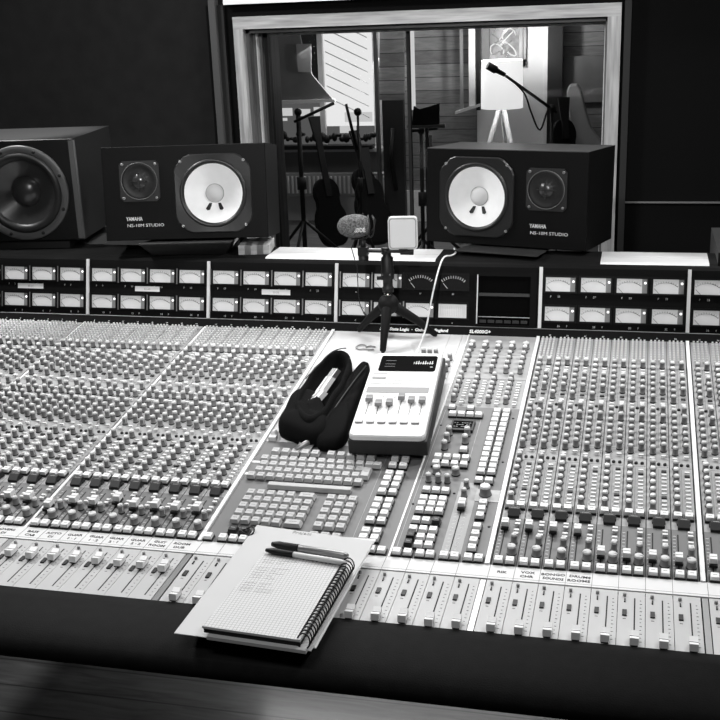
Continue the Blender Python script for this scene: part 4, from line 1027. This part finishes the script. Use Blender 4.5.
# floor lamp
lx, ly = at(502, 85, 6.45).x, 6.45; lt, lbz = at(502, 60, 6.45).z, at(502, 108, 6.45).z; lr = (at(523, 85, 6.45).x - at(481, 85, 6.45).x) / 2
lamp = thing('floor_lamp', 'lit floor lamp with white drum shade on three wooden legs', 'lamp', T(lx, ly, FZ))
ms = bpy.data.materials.new('lit shade'); ms.use_nodes = True; bs = ms.node_tree.nodes['Principled BSDF']; bs.inputs['Base Color'].default_value = (.8, .8, .8, 1); bs.inputs['Roughness'].default_value = .9
bs.inputs['Emission Color'].default_value = (1, 1, 1, 1); bs.inputs['Emission Strength'].default_value = .85
b = MB(); b.lathe([(lr, lbz), (lr * .97, lt), (lr * .955, lt), (lr * .985, lbz), (lr, lbz)], ms, 40, T(lx, ly, 0)); b.build('lamp_shade', lamp)
b = MB(); b.sphere((lx, ly, (lt + lbz) / 2 - .03), .035, emitmat('bulb', 8), 14); b.cyl((lx, ly, lbz - .02), (lx, ly, (lt + lbz) / 2 - .04), .012, M_grey, 8); b.build('bulb', lamp)
for a in (200, 320, 80):
    f = Vector((lx + .30 * math.cos(rad(a)), ly + .30 * math.sin(rad(a)), FZ)); b = MB(); b.tube([(lx + .02 * math.cos(rad(a)), ly + .02 * math.sin(rad(a)), lbz - .01), f], [.017, .013], M_woodV, 10); b.build('leg', lamp)
# microphone stands
def mic_stand(x, y, top, lab, boom=None, mic_=None, tripod_r=.3, thick=.011, grp='microphone stands in the far room'):
    root = thing('microphone_stand', lab, 'stand', T(x, y, FZ), grp)
    b = MB(); b.cyl((x, y, FZ + .12), (x, y, top), thick, M_dark, 10); b.cyl((x, y, FZ + .5), (x, y, FZ + .58), thick * 2.0, M_darkb, 10); b.build('pole', root)
    for a in (30, 150, 270):
        b = MB(); f = Vector((x + tripod_r * math.cos(rad(a)), y + tripod_r * math.sin(rad(a)), FZ + .012)); b.tube([(x, y, FZ + .30), f], [.010, .011], M_dark, 8); g = b.build('leg', root)
    if boom:
        b = MB(); b.tube([Vector(boom[0]), Vector(boom[1])], [.009, .011], M_dark, 8); b.sphere((x, y, top), .026, M_dark, 10); b.build('boom_arm', root)
    return root
c0 = at(552, 108, 6.2)
s1 = mic_stand(c0.x, 6.2, c0.z, 'tall microphone stand with long boom rising left in front of the floor lamp', (at(506, 76, 5.9), at(556, 112, 6.24)))
m0, m1 = at(505, 75, 5.89), at(487.5, 65.5, 5.85)
b = MB(); b.tube([m0, m0.lerp(m1, .45), m0.lerp(m1, .55), m1], [.013, .016, .025, .024], M_dark, 12)
tag(b.build('vocal_microphone'), 'black microphone at the raised end of the long boom before the lamp', 'microphone')
b = MB(); b.tube(smooth_path([at(507, 76, 5.88), at(524, 93, 5.9), at(531, 112, 6.0), at(540, 130, 6.1), Vector((c0.x, 6.17, FZ + .9)), Vector((c0.x + .05, 6.1, FZ + .01))]), .006, M_dark, 6); tag(b.build('boom_cable'), 'thin cable hanging down from the long boom microphone', 'cable')
c1 = at(298, 112, 5.6); mic_stand(c1.x, 5.6, c1.z, 'black stand in the far room below the grey blind, leftmost stand', (at(294, 122, 5.55), at(334, 103, 5.65)), thick=.016)
c2 = at(421, 130, 5.0); mic_stand(c2.x, 5.0, c2.z, 'black stand just right of the window mullion', (at(410, 131, 4.95), at(437, 128, 5.05)), thick=.012)
c3 = at(430, 135, 5.5); mic_stand(c3.x, 5.5, c3.z, 'black stand beside the music stand, close to the right small monitor', None, thick=.013)
c5 = at(353, 112, 5.55); mic_stand(c5.x + .03, 5.55, c5.z, 'thin black stand in front of the bright far window', (at(346, 104, 5.5), at(357, 150, 5.55)), thick=.008, tripod_r=.12)
# music stand
ms0 = thing('music_stand', 'black music stand with tilted desk right of the window mullion', 'music stand', T(at(426, 120, 4.6).x, 4.6, FZ))
b = MB(); q = [at(412, 126, 4.6), at(414, 106, 4.6), at(420, 109, 4.6), at(439.5, 103, 4.6), at(439.5, 124, 4.6)]; b.prism([(p.x, p.z) for p in q], 4.59, 4.61, mat('desk black', .012, .5), axis='y'); b.build('desk', ms0)
b = MB(); pt = at(426, 124, 4.6); b.cyl((pt.x, 4.62, FZ + .1), (pt.x, 4.62, pt.z), .011, M_dark, 10); b.cyl((pt.x - .10, 4.60, pt.z - .01), (pt.x + .10, 4.60, pt.z - .01), .012, M_greymetal, 8); b.build('pole', ms0)
for a in (90, 210, 330):
    b = MB(); b.tube([(pt.x, 4.62, FZ + .25), (pt.x + .25 * math.cos(rad(a)), 4.62 + .25 * math.sin(rad(a)), FZ + .012)], .010, M_dark, 8); b.build('leg', ms0)
# guitars and stands on the left of the far room
def guitar(base, top, lab, bodym, hw=.135, yy=0.):
    base, top = Vector(base), Vector(top); d = top - base; L = d.length; M = T(*base) @ d.to_track_quat('Y', 'Z').to_matrix().to_4x4()
    root = thing('guitar', lab, 'guitar', M, 'guitars in the far room')
    pts = []
    for k in range(36):
        a = 2 * PI * k / 36; y = .24 - .24 * math.cos(a); w = hw * (math.sin(a) if True else 0); s = abs(math.sin(a)) ** .6 * (1 if a < PI else -1)
        wy = hw * s * (1 - .28 * math.exp(-((y - .30) / .06) ** 2)) * (1 - .18 * (y / .48)); pts.append((wy, y))
    b = MB(); b.prism(pts, -.025, .025, bodym); child('body', b, root, .008, 2)
    b = MB(); b.box2((-.022, .35, .026), (.022, L - .16, .046), M_dark); child('neck', b, root)
    b = MB(); b.prism([(-.025, L - .16), (.025, L - .16), (.042, L), (-.042, L)], .022, .040, M_dark); child('headstock', b, root)
    return root
g0 = at(345, 232, 6.3); guitar((g0.x, 6.05, FZ + .03), at(312, 118, 6.25), 'dark guitar leaning left on its stand below the grey blind', mat('dark guitar', .006, .6, spec=.1))
g0 = at(362, 225, 6.4); guitar((g0.x + .05, 6.60, FZ + .03), at(352, 132, 6.80), 'dark guitar leaning before the far window wall', MATS['dark guitar'])
g0 = at(384, 236, 5.2); guitar((g0.x - .2, 5.9, FZ + .08), at(362, 150, 6.2), 'black guitar standing left of the inner door', MATS['dark guitar'])
g0 = at(566, 190, 6.5); guitar((g0.x, 6.5, g0.z), at(562, 98, 6.6), 'dark guitar standing left of the pale guitar case', MATS['dark guitar'], .12)
b = MB(); P4 = [(569, 85), (577, 84), (581, 90), (586, 112), (591, 128), (604, 146), (606, 200), (560, 200), (566, 150), (571, 128), (567, 92)]
P = [at(u, v, 6.7) for u, v in P4]; b.prism([(p.x, p.z) for p in P], 6.66, 6.80, mat('pale case', .34, .7), axis='y')
tag(b.build('guitar_case', None, None, .012, 2), 'upright pale grey guitar case at the right side of the far room', 'guitar case')
b = MB(); z0 = at(575, 200, 6.6).z; b.box2((at(548, 150, 6.6).x, 6.4, FZ), (at(620, 150, 6.6).x, 6.95, min(at(575, 200, 6.7).z, g0.z) - .012), M_woodDV); tag(b.build('low_cabinet'), 'dark low cabinet carrying the guitars at the right of the far room', 'cabinet')
b = MB(); b.box2((at(548, 60, 7.1).x, 7.12, at(560, 103, 7.1).z), (at(604, 60, 7.1).x, 7.19, at(560, 57, 7.1).z), mat('pale boards', .11, .7, noise=.3, nscale=4)); tag(b.build('wall_board'), 'lighter wooden board on the siding behind the guitar case', 'board')
# low bright radiator and skirting
rdt = thing('radiator', 'pale low radiator under the far left window', 'radiator', T(at(290, 190, 7.0).x, 7.0, FZ))
z0, z1 = at(290, 196, 7.0).z, at(290, 174, 7.0).z; x0, x1 = at(262, 190, 7.0).x, at(392, 190, 7.0).x
b = MB(); b.box2((x0, 7.02, z0), (x1, 7.10, z1), mat('radiator grey', .30, .6)); b.build('panel', rdt)
b = MB()
for k in range(30): x = x0 + (x1 - x0) * k / 30; b.box2((x, 7.005, z0 + .02), (x + .012, 7.02, z1 - .02), M_offwhite)
b.build('ribs', rdt)
for x in (x0 + .1, x1 - .1):
    b = MB(); b.box2((x, 7.03, FZ), (x + .03, 7.08, z0), M_grey); b.build('foot', rdt)
b = MB(); b.box2((-4.4, LY - .02, FZ), (at(470, 200, LY).x, LY, FZ + .24), M_trim); struct('baseboard_live_back', b)
b = MB(); b.box2((at(408.5, 60, 7.15).x, 7.16, at(410, 110, 7.15).z), (at(413.5, 60, 7.15).x, 7.199, 1.2), emitmat('strip glow', .7)); struct('bright_strip', b)  # upright strip on the back wall with its own glow

# --------------------------------------------------------------- lights
def area(name, loc, size, power, target, sy=None):
    l = bpy.data.lights.new(name, 'AREA'); l.energy = power; l.size = size
    if sy: l.shape = 'RECTANGLE'; l.size_y = sy
    o = bpy.data.objects.new(name, l); COL.objects.link(o); o.location = loc; o.rotation_euler = (Vector(target) - Vector(loc)).to_track_quat('-Z', 'Y').to_euler(); return o
area('ceiling_light_window', (-.38, 1.86, 1.60), 1.1, 28, (-.38, .9, 0), .2)
area('ceiling_light_left', (-1.75, .95, 1.60), .24, 30, (-.9, .6, 0), .28)
area('ceiling_light_right', (.95, .95, 1.60), .24, 21, (.2, .6, 0), .28)
area('ceiling_light_desk', (-.25, -.75, 1.64), .6, 11, (-.3, .6, 0), .4)
s2 = bpy.data.lights.new('added_speaker_spot', 'SPOT'); s2.energy = 150; s2.spot_size = rad(34); s2.spot_blend = .7; s2.shadow_soft_size = .05  # unseen spot added behind the camera to brighten the monitor fronts
s2o = bpy.data.objects.new('added_speaker_spot', s2); COL.objects.link(s2o); s2o.location = (-.1, -1.7, 1.6); s2o.rotation_euler = (Vector((-.42, 1.15, .50)) - s2o.location).to_track_quat('-Z', 'Y').to_euler()
area('added_floor_fill', (-.4, 1.75, -.05), 1.2, 5, (-.5, .7, -.8), .15)  # fill added low behind the console so the floor boards show
sp = bpy.data.lights.new('ceiling_spot', 'SPOT'); sp.energy = 260; sp.spot_size = rad(23); sp.spot_blend = .6; sp.shadow_soft_size = .04
so = bpy.data.objects.new('ceiling_spot', sp); COL.objects.link(so); so.location = (-1.42, 1.48, 1.62); so.rotation_euler = (Vector((-1.34, 1.30, .5)) - so.location).to_track_quat('-Z', 'Y').to_euler()
area('live_room_light', (-.9, 5.2, 1.85), 1.2, 14, (-.9, 5.6, -.8), 1.2)
area('window_daylight', (at(350, 90, 6.9).x, 7.0, .6), .8, 20, (-1.2, 5.0, -.6), .8)
pl = bpy.data.lights.new('lamp_bulb', 'POINT'); pl.energy = 21; pl.shadow_soft_size = .05; po = bpy.data.objects.new('lamp_bulb', pl); COL.objects.link(po); po.location = (lx, ly, lt + .05)
w = bpy.data.worlds.new('world'); SC.world = w; w.use_nodes = True; w.node_tree.nodes['Background'].inputs[0].default_value = (.5, .5, .5, 1); w.node_tree.nodes['Background'].inputs[1].default_value = .02
SC.view_settings.view_transform = 'Standard'; SC.view_settings.look = 'None'; SC.view_settings.gamma = 1; SC.view_settings.exposure = .12; SC.view_settings.use_curve_mapping = False
